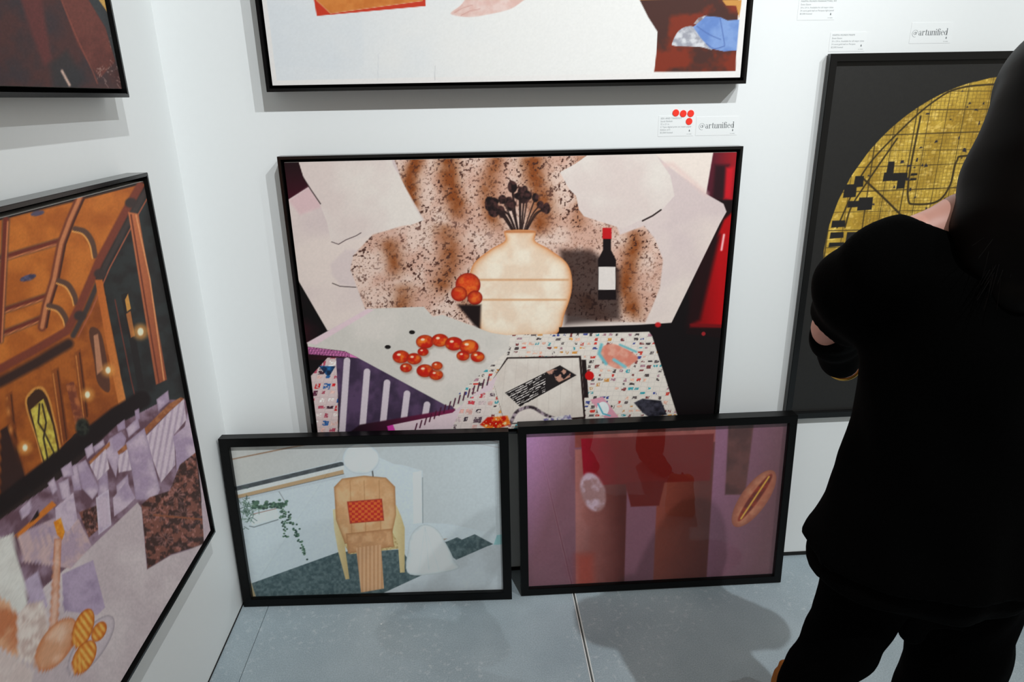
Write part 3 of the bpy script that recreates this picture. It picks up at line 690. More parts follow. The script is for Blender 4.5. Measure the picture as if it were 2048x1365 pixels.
# ------------------------------------------------------------------ pictures on the walls
def span(a, b, step): return np.linspace(a, b, max(2, int(round((b - a) / step)) + 1))
M_PRINT = print_mat('canvas_print_ink', 0.55, 0.25)
M_PRINT2 = print_mat('paper_print_ink', 0.7, 0.15)
M_GOLD = print_mat('gold_leaf_panel', 0.42, 0.45)
FG = 0.0085
# big picture at eye level
float_frame('framed_canvas', wall_mw(0.2881, 0.5712), 1.3140, 0.8843, 0.055, FG, 0.008, 0.006,
            'black framed canvas with a spotted brown throw and cream cushions, above the leaning pictures', 'picture', None,
            span(0.0165, 1.2975, 0.002), span(0.0165, 0.8678, 0.002), paint_main, M_PRINT, 1.10, off=0.012)
# picture above it
float_frame('framed_canvas', wall_mw(0.2833, 1.6234), 1.3095, 0.89, 0.055, FG, 0.008, 0.006,
            'black framed mostly white canvas with orange wedge and blue cloth, above red dots', 'picture', None,
            span(0.0165, 1.293, 0.0022), np.r_[span(0.0165, 0.26, 0.0022), span(0.265, 0.8735, 0.006)], paint_top, M_PRINT, 0.97, off=0.010)
# side wall
float_frame('framed_canvas', left_mw(-1.845, 1.6138), 1.50, 0.95, 0.055, FG, 0.010, 0.006,
            'black framed dark brown and maroon canvas on the side wall', 'picture', None,
            np.r_[span(0.0185, 0.99, 0.008), span(1.0, 1.4815, 0.0024)], np.r_[span(0.0185, 0.26, 0.0024), span(0.266, 0.9315, 0.008)], paint_upper_left, M_PRINT, 1.15, off=0.010)
float_frame('framed_canvas', left_mw(-1.845, 0.4477), 1.507, 0.9993, 0.060, FG, 0.010, 0.006,
            'black framed canvas of a golden hall with lilac covered chairs, on the side wall', 'picture', None,
            np.r_[span(0.0185, 0.86, 0.007), span(0.866, 1.4885, 0.0022)], span(0.0185, 0.9808, 0.0022), paint_lower_left, M_PRINT, 1.15, off=0.012)
# gold disc picture
mp = empty('framed_map', wall_mw(1.8405, 0.5645)); tag(mp, 'square black picture with a gold leaf street map disc, beside the person in black', 'picture')
bpy.context.view_layer.update()
rails(mp, 0, 1.124, 0, 1.134, -0.024, -0.004, 0.021, M_FRAME)
box('backing_board', (0.004, -0.004, 0.004), (1.120, 0, 1.130), M_BROWN, mp)
box('panel', (0.021, -0.0095, 0.021), (1.103, -0.004, 1.113), M_BACK, mp)
sheet('map_print', np.r_[span(0.0215, 0.62, 0.0017), span(0.623, 1.1025, 0.003)], np.r_[span(0.0215, 0.44, 0.003), span(0.443, 1.1125, 0.0017)], -0.0098, mp, paint_map, M_GOLD, 1.12)

def glass_mat():
    m = bpy.data.materials.new('clear_glazing'); m.use_nodes = True
    nt = m.node_tree; N = nt.nodes; L = nt.links; N.remove(N['Principled BSDF'])
    tr = N.new('ShaderNodeBsdfTransparent'); tr.inputs['Color'].default_value = (0.97, 0.98, 0.98, 1)
    gl = N.new('ShaderNodeBsdfGlossy'); gl.inputs['Roughness'].default_value = 0.02
    lw = N.new('ShaderNodeLayerWeight'); lw.inputs['Blend'].default_value = 0.5
    pw = N.new('ShaderNodeMath'); pw.operation = 'POWER'; pw.inputs[1].default_value = 5; L.new(lw.outputs['Facing'], pw.inputs[0])
    fr = N.new('ShaderNodeMath'); fr.operation = 'MULTIPLY_ADD'; fr.inputs[1].default_value = 0.96; fr.inputs[2].default_value = 0.04; L.new(pw.outputs[0], fr.inputs[0])
    mx = N.new('ShaderNodeMixShader'); L.new(fr.outputs[0], mx.inputs[0]); L.new(tr.outputs[0], mx.inputs[1]); L.new(gl.outputs[0], mx.inputs[2])
    L.new(mx.outputs[0], N['Material Output'].inputs['Surface'])
    return m
M_GLASS = glass_mat()

def leaning(name, p0, p1, H, lean, T, rw, label, painter, gain):
    a = Vector((*p0, 0)); b = Vector((*p1, 0)); e = (b - a).normalized(); W = (b - a).length
    n = Vector((-e.y, e.x, 0)); up = math.cos(lean) * Vector((0, 0, 1)) + math.sin(lean) * n; back = e.cross(up) * -1
    mw = Matrix(((e.x, back.x, up.x, a.x), (e.y, back.y, up.y, a.y), (e.z, back.z, up.z, T * math.sin(lean) + 0.0003), (0, 0, 0, 1)))
    root = empty(name, mw); tag(root, label, 'picture', None)
    bpy.context.view_layer.update()
    rails(root, 0, W, 0, H, 0, T, rw, M_FRAME2)
    box('backing', (rw, T - 0.012, rw), (W - rw, T - 0.004, H - rw), M_BACK, root)
    sheet('print', span(rw - .002, W - rw + .002, 0.002), span(rw - .002, H - rw + .002, 0.002), 0.016, root, painter, M_PRINT2, gain)
    box('glazing', (rw - .001, 0.007, rw - .001), (W - rw + .001, 0.009, H - rw + .001), M_GLASS, root)
    return root
leaning('leaning_picture', (0.0085, -0.1199), (0.9072, -0.1558), 0.6154, 0.0451, 0.034, 0.029,
        'black framed pale picture with tan armchair and trailing plant, leaning against the wall', paint_chair, 1.5)
leaning('leaning_picture', (0.9396, -0.1436), (1.8377, -0.1474), 0.6215, 0.0522, 0.044, 0.026,
        'black framed mauve and dark red picture, leaning against the wall', paint_columns, 1.2)

# ------------------------------------------------------------------ wall cards
def strips(parts, m, parent, name, y):
    V = []; Fc = []
    for quad in parts:
        i = len(V); V += [(q[0], y, q[1]) for q in quad]; Fc.append(tuple(range(i, i + 4)))
    return mesh_obj(name, V, Fc, m, parent)

def lettering(text_x, z, h, width):
    """Upright high-contrast roman letters spelling @artunified; returns quads."""
    Q = []; T = 0.20; t = 0.05
    def stem(x, y0, y1, w=T): Q.append([(x, y0), (x + w, y0), (x + w, y1), (x, y1)])
    def bar(x0, x1, y, w=t): Q.append([(x0, y), (x1, y), (x1, y + w), (x0, y + w)])
    def arc(cx, cy, rx, ry, a0, a1, th=T, tv=t, n=14):
        for k in range(n):
            q = []
            for a, o in ((a0 + (a1 - a0) * k / n, 1), (a0 + (a1 - a0) * (k + 1) / n, 1), (a0 + (a1 - a0) * (k + 1) / n, 0), (a0 + (a1 - a0) * k / n, 0)):
                r = math.radians(a); X = rx - (0 if o else th); Y = ry - (0 if o else tv)
                q.append((cx + X * math.cos(r), cy + Y * math.sin(r)))
            Q.append(q)
    x = 0.0
    arc(x + .78, .45, .78, .85, 0, 290, .07, .05, 24); arc(x + .72, .5, .32, .36, 0, 360, .12, .05, 16); stem(x + .98, .2, .84, .12); x += 1.72      # @
    def n_like(x, up):
        stem(x, 0, 1); stem(x + .58, 0, 1)
        if up: arc(x + .45, .62, .33, .38, 10, 150, .05, .08); bar(x - .09, x + .1, .95); bar(x - .1, x + .3, 0); bar(x + .48, x + .88, 0)
        else: arc(x + .38, .36, .33, .38, 190, 340, .05, .08); bar(x - .12, x + .1, .95); bar(x + .46, x + .68, .95); bar(x + .68, x + .9, 0)
    def a_(x): arc(x + .34, .27, .34, .29, 60, 330, .18, .05); stem(x + .46, 0, .7); arc(x + .36, .68, .30, .34, 10, 165, .12, .06); bar(x + .6, x + .8, 0)
    a_(x); x += .98
    stem(x, 0, 1); bar(x - .1, x + .34, 0); bar(x - .1, x + .1, .95); arc(x + .42, .66, .24, .34, 40, 160, .05, .1); Q.append([(x + .46, .78), (x + .62, .78), (x + .62, .94), (x + .46, .94)]); x += .80   # r
    stem(x + .1, .1, 1.32); bar(x - .06, x + .5, .95); arc(x + .36, .2, .26, .2, 180, 330, .12, .05); x += .68     # t
    n_like(x, False); x += 1.02
    n_like(x, True); x += 1.02
    stem(x, 0, 1); bar(x - .1, x + .32, 0); bar(x - .1, x + .1, .95); stem(x, 1.22, 1.44); x += .44                # i
    stem(x + .06, 0, 1.25); bar(x - .06, x + .4, 0); bar(x - .08, x + .5, .95); arc(x + .36, 1.2, .30, .34, 40, 180, .14, .06); x += .52   # f
    stem(x, 0, 1); bar(x - .1, x + .32, 0); bar(x - .1, x + .1, .95); stem(x, 1.22, 1.44); x += .42                # i
    arc(x + .40, .5, .40, .52, 10, 320, .18, .05, 20); bar(x + .12, x + .78, .55); x += .92                        # e
    arc(x + .38, .5, .38, .52, 0, 360, .18, .05, 20); stem(x + .58, 0, 1.6); bar(x + .46, x + .6, 1.55); bar(x + .7, x + .9, 0); x += .86  # d
    s = width / x
    return [[(text_x + a * s, z + b * s) for a, b in q] for q in Q]

def small_text(body, size, x, z, parent, m, y=-0.0007):
    cu = bpy.data.curves.new('lettering', 'FONT'); cu.body = body; cu.size = size; cu.resolution_u = 2; cu.space_character = 1.02
    t = bpy.data.objects.new('text_source', cu); col.objects.link(t)
    bpy.context.view_layer.update()
    me = bpy.data.meshes.new_from_object(t)
    bpy.data.objects.remove(t); bpy.data.curves.remove(cu)
    me.materials.clear(); me.materials.append(m); me.name = 'lettering'
    o = bpy.data.objects.new('lettering', me); o.parent = parent
    o.matrix_local = Matrix.Translation((x, y, z)) @ Matrix.Rotation(math.pi / 2, 4, 'X')
    col.objects.link(o)
    return o

def emblem(x, z, parent):
    s = 0.0042
    V = [(x, z + 1.1 * s), (x + .42 * s, z + .2 * s), (x + .3 * s, z - .6 * s), (x, z - .3 * s), (x - .3 * s, z - .6 * s), (x - .42 * s, z + .2 * s)]
    mesh_obj('emblem', [(a, -0.0007, b) for a, b in V], [tuple(range(6))], M_INK, parent)
    small_text('ART UNIFIED', 0.0024, x - 0.0075, z - 0.0095, parent, M_INKL)

def card(name, x0, x1, z0, z1, label):
    r = empty(name, wall_mw(x0, z0)); tag(r, label, 'label')
    W, H = x1 - x0, z1 - z0
    box('card', (0, -0.0005, 0), (W, 0, H), M_CARD, r)
    return r, W, H
def caption(x0, x1, z0, z1, label, lines, sizes):
    r, W, H = card('wall_label', x0, x1, z0, z1, label)
    z = H - 0.0095
    for t, s in zip(lines, sizes):
        small_text(t, s, 0.006, z, r, M_INKL); z -= 0.0078
    emblem(W - 0.012, 0.014, r)
caption(1.366, 1.470, 1.484, 1.541, 'white caption card with four red dot stickers',
        ['SEX AND TAKEOUT', 'Sarah Bahbah', '32 x 21 in', 'C Type digital print on matte paper', 'Edition of 5', '$2,500 framed'], [.0068, .0064, .0062, .0062, .0062, .0062])
caption(1.742, 1.848, 1.787, 1.842, 'white caption card mounted highest on the back wall',
        ['MAPPA MUNDI MANHATTAN, NY', 'Ewan Eason', '24 x 24 in. Available for all major cities', '24 carat gold leaf on Perspex light panel', '$3,500 framed'], [.0066, .0060, .0058, .0058, .0058])
caption(1.843, 1.948, 1.705, 1.755, 'white caption card just above the corner of the gold map picture',
        ['MAPPA MUNDI MIAMI', 'Ewan Eason', '24 x 24 in. Available for all major cities', '24 carat gold leaf on Perspex', '$2,500 framed'], [.0066, .0060, .0058, .0058, .0058])
for x0, x1, z0, z1, tx, tz, lab in ((1.477, 1.600, 1.484, 1.536, 1.4855, 1.5040, 'white card with grey serif lettering beside the red dot stickers'),
                                    (2.075, 2.196, 1.723, 1.777, 2.0800, 1.7440, 'white card with grey serif lettering above the gold map picture')):
    r, W, H = card('wall_label', x0, x1, z0, z1, lab)
    strips(lettering(tx - x0, tz - z0, 0, 0.1035), M_INK, r, 'lettering', -0.0007)
    emblem(W - 0.014, 0.013, r)
for x, z, lab in ((1.4152, 1.5483, 'red dot sticker at the free end of the row of three'), (1.4370, 1.5458, 'red dot sticker in the middle of the row of three'),
                  (1.4589, 1.5458, 'red dot sticker of the row of three, right over the single one'), (1.4555, 1.5242, 'single red dot sticker below the row of three')):
    bm = bmesh.new()
    bmesh.ops.create_cone(bm, cap_ends=True, segments=32, radius1=0.0098, radius2=0.0093, depth=0.0008,
                          matrix=Matrix.Translation((x, -0.0012, z)) @ Matrix.Rotation(math.pi / 2, 4, 'X'))
    me = bpy.data.meshes.new('dot_sticker'); bm.to_mesh(me); bm.free(); me.materials.append(M_RED)
    o = bpy.data.objects.new('dot_sticker', me); col.objects.link(o)
    tag(o, lab, 'sticker', 'red dots on the caption card')

# ------------------------------------------------------------------ people
class Blob:
    """Soft union of round shapes on a grid, turned into one closed smooth surface."""
    def __init__(s, lo, hi, h):
        s.lo = np.array(lo, float); s.h = h
        s.n = np.ceil((np.array(hi) - s.lo) / h).astype(int) + 1
        s.ax = [s.lo[i] + h * np.arange(s.n[i]) for i in range(3)]
        s.f = np.full(s.n, 1.0, np.float32)
    def _sub(s, lo, hi, pad):
        a = np.clip(((np.array(lo) - pad - s.lo) / s.h).astype(int), 0, s.n); b = np.clip(((np.array(hi) + pad - s.lo) / s.h).astype(int) + 2, 0, s.n)
        sl = tuple(slice(a[i], b[i]) for i in range(3))
        X, Y, Zz = np.meshgrid(*(s.ax[i][sl[i]] for i in range(3)), indexing='ij')
        return sl, np.stack([X, Y, Zz], -1).astype(np.float32)
    def _join(s, sl, d, k):
        f = s.f[sl]
        if k > 0:
            h = np.clip(0.5 + 0.5 * (f - d) / k, 0, 1); s.f[sl] = f + (d - f) * h - k * h * (1 - h)
        else: s.f[sl] = np.minimum(f, d)
    def limb(s, pts, rad, k=0.02, flat=None):
        for i in range(len(pts) - 1):
            a, b = np.array(pts[i], float), np.array(pts[i + 1], float); ra, rb = rad[i], rad[i + 1]; m = max(ra, rb)
            sl, P = s._sub(np.minimum(a, b) - m, np.maximum(a, b) + m, 0.06)
            if not P.size: continue
            e = b - a; t = np.clip(((P - a) @ e) / (e @ e + 1e-12), 0, 1)
            d = np.linalg.norm(P - a - t[..., None] * e, axis=-1) - (ra + (rb - ra) * t)
            s._join(sl, d.astype(np.float32), k)
    def ell(s, c, r, k=0.02, R=None, cut=False):
        c = np.array(c, float); r = np.array(r, float); R = np.eye(3) if R is None else np.array(R)   # columns of R: axes
        m = r.max(); sl, P = s._sub(c - m, c + m, 0.06)
        if not P.size: return
        q = (P - c) @ R; k0 = np.linalg.norm(q / r, axis=-1); k1 = np.linalg.norm(q / (r * r), axis=-1)
        d = (k0 * (k0 - 1) / np.maximum(k1, 1e-6)).astype(np.float32)
        if cut:
            f = s.f[sl]; h = np.clip(0.5 - 0.5 * (f + d) / k, 0, 1); s.f[sl] = f + (-d - f) * h + k * h * (1 - h)
        else: s._join(sl, d, k)
    def wrinkle(s, amp, fz, seed=0.0):
        X, Y, Zz = np.meshgrid(*s.ax, indexing='ij')
        s.f += (amp * np.sin(Zz * fz + 3 * np.sin(X * 9 + seed) + 4 * np.sin(Y * 8 + seed)) * np.sin(X * 31 + Y * 23 + seed)).astype(np.float32)
    def cut_below(s, z0, fn=None):
        X, Y, Zz = np.meshgrid(*s.ax, indexing='ij')
        zz = z0 + (fn(X, Y) if fn else 0)
        s.f = np.maximum(s.f, (zz - Zz).astype(np.float32))
    def cut_above(s, fn):
        X, Y, Zz = np.meshgrid(*s.ax, indexing='ij'); s.f = np.maximum(s.f, fn(X, Y, Zz).astype(np.float32))
    def build(s, name, m, parent=None):
        f = s.f.astype(np.float64); h = s.h; n = s.n
        f[0] = f[-1] = 1; f[:, 0] = f[:, -1] = 1; f[:, :, 0] = f[:, :, -1] = 1
        ins = f < 0
        cnt = np.zeros(n - 1, int)
        for dx in (0, 1):
            for dy in (0, 1):
                for dz in (0, 1): cnt += ins[dx:n[0]-1+dx, dy:n[1]-1+dy, dz:n[2]-1+dz]
        cell = (cnt > 0) & (cnt < 8); ci = np.argwhere(cell); idx = -np.ones(n - 1, int); idx[cell] = np.arange(len(ci))
        acc = np.zeros((len(ci), 3)); w = np.zeros(len(ci))
        cs = [(a, b, c) for a in (0, 1) for b in (0, 1) for c in (0, 1)]
        for i in range(8):
            for j in range(i + 1, 8):
                if sum(abs(p - q) for p, q in zip(cs[i], cs[j])) != 1: continue
                A = ci + cs[i]; B = ci + cs[j]; fa = f[tuple(A.T)]; fb = f[tuple(B.T)]
                x = (fa < 0) != (fb < 0); t = np.where(x, fa / np.where(x, fa - fb, 1), 0)
                acc += np.where(x[:, None], A + t[:, None] * (B - A), 0); w += x
        V = acc / w[:, None] * h + s.lo
        Q = []
        for ax in range(3):
            a2, a3 = (ax + 1) % 3, (ax + 2) % 3
            sA = [slice(None)] * 3; sB = [slice(None)] * 3; sA[ax] = slice(0, -1); sB[ax] = slice(1, None)
            x = ins[tuple(sA)] != ins[tuple(sB)]; e = np.argwhere(x); fl = ins[tuple(sA)][x]
            e_ok = (e[:, a2] > 0) & (e[:, a3] > 0); e = e[e_ok]; fl = fl[e_ok]
            def off(d2, d3):
                q = e.copy(); q[:, a2] -= d2; q[:, a3] -= d3; return idx[tuple(q.T)]
            q = np.stack([off(1, 1), off(0, 1), off(0, 0), off(1, 0)], -1)
            q[~fl] = q[~fl][:, ::-1]; Q.append(q)
        Q = np.vstack(Q); Q = Q[(Q >= 0).all(1)]
        me = bpy.data.meshes.new(name)
        me.vertices.add(len(V)); me.vertices.foreach_set('co', V.astype(np.float32).ravel())
        me.loops.add(Q.size); me.loops.foreach_set('vertex_index', Q.astype(np.int32).ravel())
        me.polygons.add(len(Q)); me.polygons.foreach_set('loop_start', (np.arange(len(Q)) * 4).astype(np.int32))
        me.update(calc_edges=True); me.polygons.foreach_set('use_smooth', np.ones(len(Q), bool)); me.validate()
        me.materials.append(m)
        o = bpy.data.objects.new(name, me)
        if parent: o.parent = parent
        col.objects.link(o)
        return o

M_SKIN = mat('skin', (206, 150, 134), 0.5, var=0.05, scale=30)
M_BLACK = mat('black_cloth', (2, 2, 2), 0.9, spec=0.03, bump=0.3, scale=300)
M_BLACK2 = mat('black_trousers', (2, 2, 2), 0.9, spec=0.02, bump=0.3, scale=300)
M_HAIR = mat('dark_brown_hair', (8, 5, 4), 0.5, spec=0.06)
M_TAN = mat('tan_suede', (168, 104, 48), 0.8, spec=0.15, bump=0.3, scale=120, var=0.15)
M_GOLDM = mat('gold_metal', (214, 168, 84), 0.3, metal=1.0)
M_EYE = mat('eye_white', (225, 222, 216), 0.3)

def unit(v): v = np.array(v, float); return v / np.linalg.norm(v)
def hand(B, wrist, d, n, side, curl=0.5, L=0.175):
    """Palm and five curled fingers. d: wrist to fingers, n: palm normal, side: thumb side (unit vectors)."""
    wrist = np.array(wrist, float); d = unit(d); n = unit(n - np.dot(n, d) * d); side = np.cross(d, n) * (1 if np.dot(np.cross(d, n), side) > 0 else -1)
    R = np.stack([d, side, n], 1)
    B.ell(wrist + d * L * .27, (L * .30, L * .24, L * .10), .012, R)
    for off, ln, c in ((.38, .40, 1.0), (.13, .45, 1.05), (-.12, .42, 1.1), (-.36, .34, 1.2)):
        p = wrist + d * L * .48 + side * off * L * .5; a = 0.0; pts = [p]
        for seg in (.42, .32, .26):
            a += curl * c * .75
            p = p + ln * L * seg * (math.cos(a) * d + math.sin(a) * n); pts.append(p)
        B.limb(pts, [.0088, .0084, .0078, .0068], .004)
    t0 = wrist + d * L * .16 + side * L * .20
    t1 = t0 + L * .20 * unit(d * .6 + side * .8 + n * .3); t2 = t1 + L * .18 * unit(d * .9 + side * .2 + n * .6)
    B.limb([t0, t1, t2], [.013, .0105, .008], .008)
def head(B, c, fwd, up, s=1.0):
    fwd = unit(fwd); up = unit(np.array(up) - np.dot(up, fwd) * fwd); r = np.cross(fwd, up); R = np.stack([r, fwd, up], 1); c = np.array(c, float)
    at = lambda x, y, z: c + s * (r * x + fwd * y + up * z)
    B.ell(at(0, -.012, .022), np.array((.074, .094, .092)) * s, .02, R)
    B.ell(at(0, .032, -.045), np.array((.056, .060, .068)) * s, .03, R)
    B.limb([at(0, .088, .012), at(0, .106, -.022)], [.010 * s, .014 * s], .012)              # nose
    B.limb([at(-.03, .083, .022), at(.03, .083, .022)], [.012 * s, .012 * s], .012)          # brow
    B.limb([at(-.018, .088, -.056), at(.018, .088, -.056)], [.008 * s, .008 * s], .006)      # lips
    B.limb([at(-.016, .086, -.068), at(.016, .086, -.068)], [.008 * s, .008 * s], .006)
    B.ell(at(0, .07, -.095), np.array((.026, .024, .018)) * s, .015, R)                      # chin
    for q in (-1, 1):
        B.ell(at(.032 * q, .092, .003), np.array((.015, .014, .010)) * s, .01, R, cut=True)   # eye sockets
        B.ell(at(.076 * q, -.008, -.010), np.array((.010, .020, .032)) * s, .006, R)          # ears
    return at

def body(B, J, w=1.0):
    g = {k: np.array(v, float) for k, v in J.items()}
    mid = (g['shl'] + g['shr']) / 2
    lx = unit(g['shr'] - g['shl']); spine = unit(g['neck'] - g['pel']); fw = np.cross(spine, lx); R = np.stack([lx, fw, np.cross(lx, fw)], 1)
    B.ell(g['pel'], np.array((.155, .105, .12)) * w, .05, R); B.ell(g['pel'] + .45 * (g['neck'] - g['pel']), np.array((.125, .09, .15)) * w, .06, R)
    B.ell(g['pel'] + .74 * (g['neck'] - g['pel']), np.array((.150, .100, .15)) * w, .06, R)
    B.limb([g['shl'], mid, g['shr']], [.05 * w, .06 * w, .05 * w], .04)
    B.limb([g['neck'] - spine * .03, g['head'] - np.array((0, 0, .03))], [.058 * w, .050 * (w + 1) / 2], .03)
    for s in 'lr':
        B.limb([g['sh' + s], g['el' + s], g['wr' + s]], [.046 * w, .037 * (w + 1) / 2, .025], .015)
        B.limb([g['hip' + s], g['kn' + s], g['an' + s]], [.075 * w ** 2, .052 * w ** 2, .030], .03)
        B.limb([g['an' + s], g['hee' + s], g['toe' + s]], [.036, .032, .026], .02)

def bounds(pts, pad): a = np.array(pts, float); return a.min(0) - pad, a.max(0) + pad

# the visitor in black, standing with her back to the viewer
J = dict(pel=(1.535,-1.151,.985), neck=(1.512,-1.151,1.425), head=(1.622,-1.112,1.566), shl=(1.392,-1.140,1.378), shr=(1.655,-1.16,1.385),
         ell=(1.437,-.955,1.212), wrl=(1.555,-.810,1.075), elr=(1.735,-1.06,1.16), wrr=(1.66,-.88,1.10),
         hipl=(1.465,-1.151,.94), knl=(1.372,-1.155,.53), anl=(1.305,-1.225,.09), heel=(1.295,-1.255,.035), toel=(1.335,-1.09,.03),
         hipr=(1.610,-1.151,.94), knr=(1.650,-1.125,.52), anr=(1.63,-1.15,.09), heer=(1.625,-1.18,.035), toer=(1.665,-1.02,.03))
lo, hi = bounds(list(J.values()), .18); lo[2] = -.01
B = Blob(lo, hi, .0064)
body(B, J, .72)
B.limb([(1.425,-1.148,1.412),(1.49,-1.150,1.432),(1.57,-1.146,1.425)], [.026,.032,.032], .02)
fwd = unit((.42, .88, -.22))
at = head(B, J['head'], fwd, unit((.20, .16, .96)), .93)
hand(B, J['wrl'], unit((.75, .55, .15)), unit((.2, -.1, .9)), unit((-.5, .8, 0)), .7, .165)
hand(B, J['wrr'], unit((-.5, .7, .25)), unit((-.2, -.1, .9)), unit((.5, .8, 0)), .7, .165)
person = B.build('person', M_SKIN)
tag(person, 'person in loose black clothes with long dark hair, standing before the gold map picture', 'person')
def flare(Bl, prof, k=0.0):
    """Closed flared shape from rings (z, cx, cy, rx, ry)."""
    X, Y, Zz = np.meshgrid(*Bl.ax, indexing='ij'); z, cx, cy, rx, ry = np.array(prof, float).T
    o = np.argsort(z); f = lambda v: np.interp(Zz, z[o], v[o])
    ang = np.arctan2(Y - f(cy), X - f(cx)); fold = 1 + .03 * np.sin(7 * ang + 1.0) * np.clip((z.max() - Zz) / (z.max() - z.min()), 0, 1)
    RX, RY = f(rx) * fold, f(ry) * fold
    d = (np.hypot((X - f(cx)) / RX, (Y - f(cy)) / RY) - 1) * np.minimum(RX, RY)
    d = np.maximum(d, np.maximum(Zz - z.max(), z.min() - Zz))
    Bl._join((slice(None),) * 3, d.astype(np.float32), k)
# loose top with a wide neckline and elbow sleeves, flaring to the hem
T = Blob((1.24,-1.44,.80), (1.86,-.80,1.48), .0062)
flare(T, [(1.40,1.522,-1.151,.090,.070),(1.369,1.527,-1.151,.125,.095),(1.275,1.531,-1.151,.138,.112),(1.112,1.535,-1.151,.143,.115),(1.026,1.535,-1.151,.150,.122),(.966,1.535,-1.151,.166,.13),(.915,1.535,-1.151,.186,.14),(.895,1.535,-1.151,.188,.14)], .02)
T.limb([(1.392,-1.140,1.378),(1.45,-1.148,1.395),(1.58,-1.15,1.392),(1.655,-1.16,1.385)], [.042,.042,.046,.050], .03)
T.limb([(1.390,-1.140,1.366),(1.388,-1.100,1.325),(1.412,-1.035,1.268)], [.054,.054,.054], .04)
T.limb([(1.655,-1.16,1.385),(1.70,-1.11,1.28),(1.732,-1.065,1.185)], [.054,.060,.06], .03)
T.limb([(1.425,-1.00,1.245),(1.455,-.935,1.185),(1.51,-.865,1.12)], [.046,.042,.036], .015)
T.limb([(1.732,-1.06,1.17),(1.69,-.96,1.12)], [.05,.042], .02)
T.wrinkle(.004, 28)
T.ell((1.512,-1.151,1.482), (.118,.105,.074), .010, cut=True)
T.ell((1.382,-.985,1.213), (.047,.062,.046), .006, cut=True)
T.build('loose_top', M_BLACK, person)
S = Blob((1.28,-1.36,.70), (1.78,-.94,1.04), .0062)
flare(S, [(1.0,1.535,-1.151,.137,.105),(.915,1.535,-1.151,.160,.12),(.880,1.535,-1.151,.184,.12),(.862,1.535,-1.151,.184,.12),(.840,1.545,-1.151,.140,.112)], .02)
flare(S, [(.88,1.574,-1.134,.13,.09),(.80,1.612,-1.134,.095,.075),(.770,1.612,-1.134,.090,.075)], .02)
S.limb([(1.522,-1.168,.83),(1.530,-1.168,.742)], [.038,.020], .015)
S.wrinkle(.003, 32, 2.0)
S.build('shirt_tail', M_BLACK, person)
G = Blob((1.16,-1.36,.03), (1.80,-1.00,1.02), .0068)
G.limb([J['hipl'], (1.447,-1.142,.77), (1.424,-1.142,.70), (1.396,-1.146,.652), (1.374,-1.150,.607), (1.358,-1.155,.52), (1.305,-1.225,.09)], [.090,.064,.060,.051,.045,.050,.052], .012)
G.limb([J['hipr'], (1.652,-1.13,.68), J['knr'], (1.63,-1.15,.09)], [.090,.078,.076,.066], .02)
G.wrinkle(.0035, 36, 1.0)
G.build('trousers', M_BLACK2, person)
def boot(pts, rad):
    K = Blob(*bounds(pts, .10), .005)
    K.limb(pts, rad, .02)
    return K.build('boot', M_BLACK2, person)
boot([(1.305,-1.225,.15),(1.30,-1.240,.055),(1.320,-1.15,.045),(1.340,-1.085,.036)], [.044,.047,.041,.034])
boot([(1.63,-1.15,.15),(1.63,-1.165,.055),(1.648,-1.08,.045),(1.668,-1.015,.036)], [.044,.047,.041,.034])
# hair: crown cap and a long fall over the back, with loose strands at its end
H = Blob((1.36,-1.36,1.24), (1.82,-.96,1.74), .0056)
hc = np.array(J['head'])
upv = unit((.20, .16, .96)); rt = np.cross(fwd, upv); HR = np.stack([rt, fwd, unit(np.cross(rt, fwd))], 1)
H.ell(hc - fwd * .018 + upv * .024, (.087, .098, .095), .02, HR)
H.limb([hc - fwd * .06 + upv * .02, (1.560,-1.195,1.51), (1.535,-1.215,1.44), (1.52,-1.225,1.36)], [.080,.074,.070,.042], .03)
H.limb([(1.568,-1.16,1.55), (1.527,-1.175,1.480), (1.492,-1.20,1.425), (1.482,-1.215,1.395)], [.062,.052,.038,.022], .03)
H.limb([(1.63,-1.17,1.51), (1.62,-1.21,1.43), (1.61,-1.225,1.33)], [.054,.056,.028], .03)
H.ell(hc + fwd * .098 - upv * .028, (.058, .066, .082), .012, HR, cut=True)
H.wrinkle(.0025, 8, 4.0)
H.build('hair', M_HAIR, person)
rnd = random.Random(3)
sv = []; sf = []
for k in range(44):
    a = Vector((1.520 + rnd.uniform(-.02, .03), -1.185, 1.455 + rnd.uniform(-.03, .02)))
    b = Vector((1.430 + rnd.uniform(0, .12), -1.252 + rnd.gauss(0, .008), 1.405 + rnd.uniform(-.075, .015)))
    m_ = (a + b) / 2 + Vector((-.008, -.018, .012)); prev = None
    for i in range(7):
        t = i / 6; q = a * (1 - t) ** 2 + m_ * 2 * t * (1 - t) + b * t * t; w = .0012 * (1 - .7 * t)
        i0 = len(sv)
        for ang in (0, 2.09, 4.19): sv.append((q.x + w * math.cos(ang), q.y + w * math.sin(ang), q.z))
        if prev is not None:
            for j in range(3): sf.append((prev + j, prev + (j + 1) % 3, i0 + (j + 1) % 3, i0 + j))
        prev = i0
mesh_obj('loose_strands', sv, sf, M_HAIR, person, smooth=True)
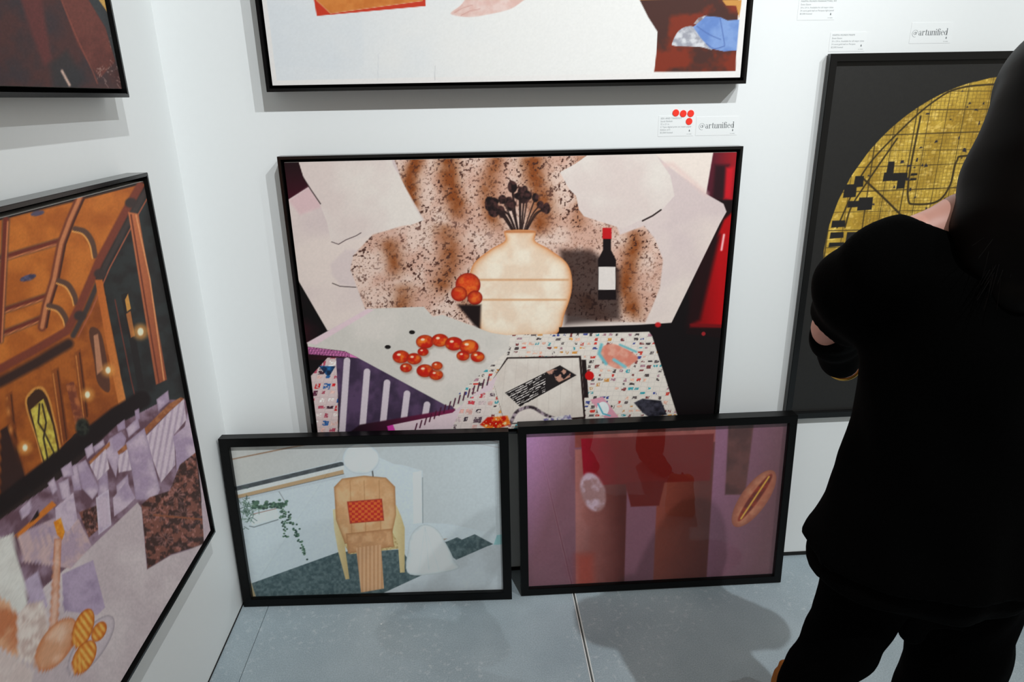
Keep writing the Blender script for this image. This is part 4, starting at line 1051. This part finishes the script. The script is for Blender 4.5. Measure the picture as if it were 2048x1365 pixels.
def torus(name, c, axis, R_, r_, m, parent):
    axis = Vector(axis).normalized(); q = axis.to_track_quat('Z', 'Y').to_matrix(); V = []; Fc = []
    for i in range(28):
        for j in range(8):
            a, b = i / 28 * 2 * math.pi, j / 8 * 2 * math.pi
            V.append(Vector(c) + q @ Vector(((R_ + r_ * math.cos(b)) * math.cos(a), (R_ + r_ * math.cos(b)) * math.sin(a), r_ * math.sin(b))))
            Fc.append((i * 8 + j, ((i + 1) % 28) * 8 + j, ((i + 1) % 28) * 8 + (j + 1) % 8, i * 8 + (j + 1) % 8))
    return mesh_obj(name, V, Fc, m, parent, smooth=True)
torus('bracelet', (1.542,-.826,1.090), (.6,.75,-.6), .031, .003, M_GOLDM, person)
for q in (-1, 1):
    bm = bmesh.new(); bmesh.ops.create_uvsphere(bm, u_segments=14, v_segments=10, radius=.011, matrix=Matrix.Translation(Vector(at(.032 * q, .080, .003))))
    me = bpy.data.meshes.new('eye'); bm.to_mesh(me); bm.free(); me.materials.append(M_EYE); o = bpy.data.objects.new('eye', me); o.parent = person; col.objects.link(o)

# tan bag set down on the floor beyond the visitor's legs
bag = empty('suede_bag', Matrix.Translation((1.638, -.66, .0)) @ Matrix.Rotation(.25, 4, 'Z'))
tag(bag, 'tan suede bag on the floor beside the legs of the person in black', 'bag')
K = Blob((-.12,-.10,-.03), (.12,.10,.22), .005)
sh = np.meshgrid(*K.ax, indexing='ij')
taper = np.clip(sh[2] / .17, 0, 1); rr = [.062 - .012 * taper, .048 - .022 * taper]
q = np.stack([np.abs(sh[0]) - rr[0] + .022, np.abs(sh[1]) - rr[1] + .022, np.abs(sh[2] - .086) - .086 + .022], -1)
K.f = (np.linalg.norm(np.maximum(q, 0), axis=-1) + np.minimum(q.max(-1), 0) - .022).astype(np.float32)
K.f += (.003 * np.sin(sh[0] * 90 + 4 * np.sin(sh[2] * 40)) * taper).astype(np.float32)
K.build('body', M_TAN, bag)
for xx in (-.034, .006):
    pts = [(xx, -.030 - .020 * t, .166 - .135 * t) for t in np.linspace(0, 1, 5)]
    K = Blob(*bounds(pts, .02), .003); K.limb(pts, [.0050] * 5, .002); K.build('strap', M_BLACK2, bag)
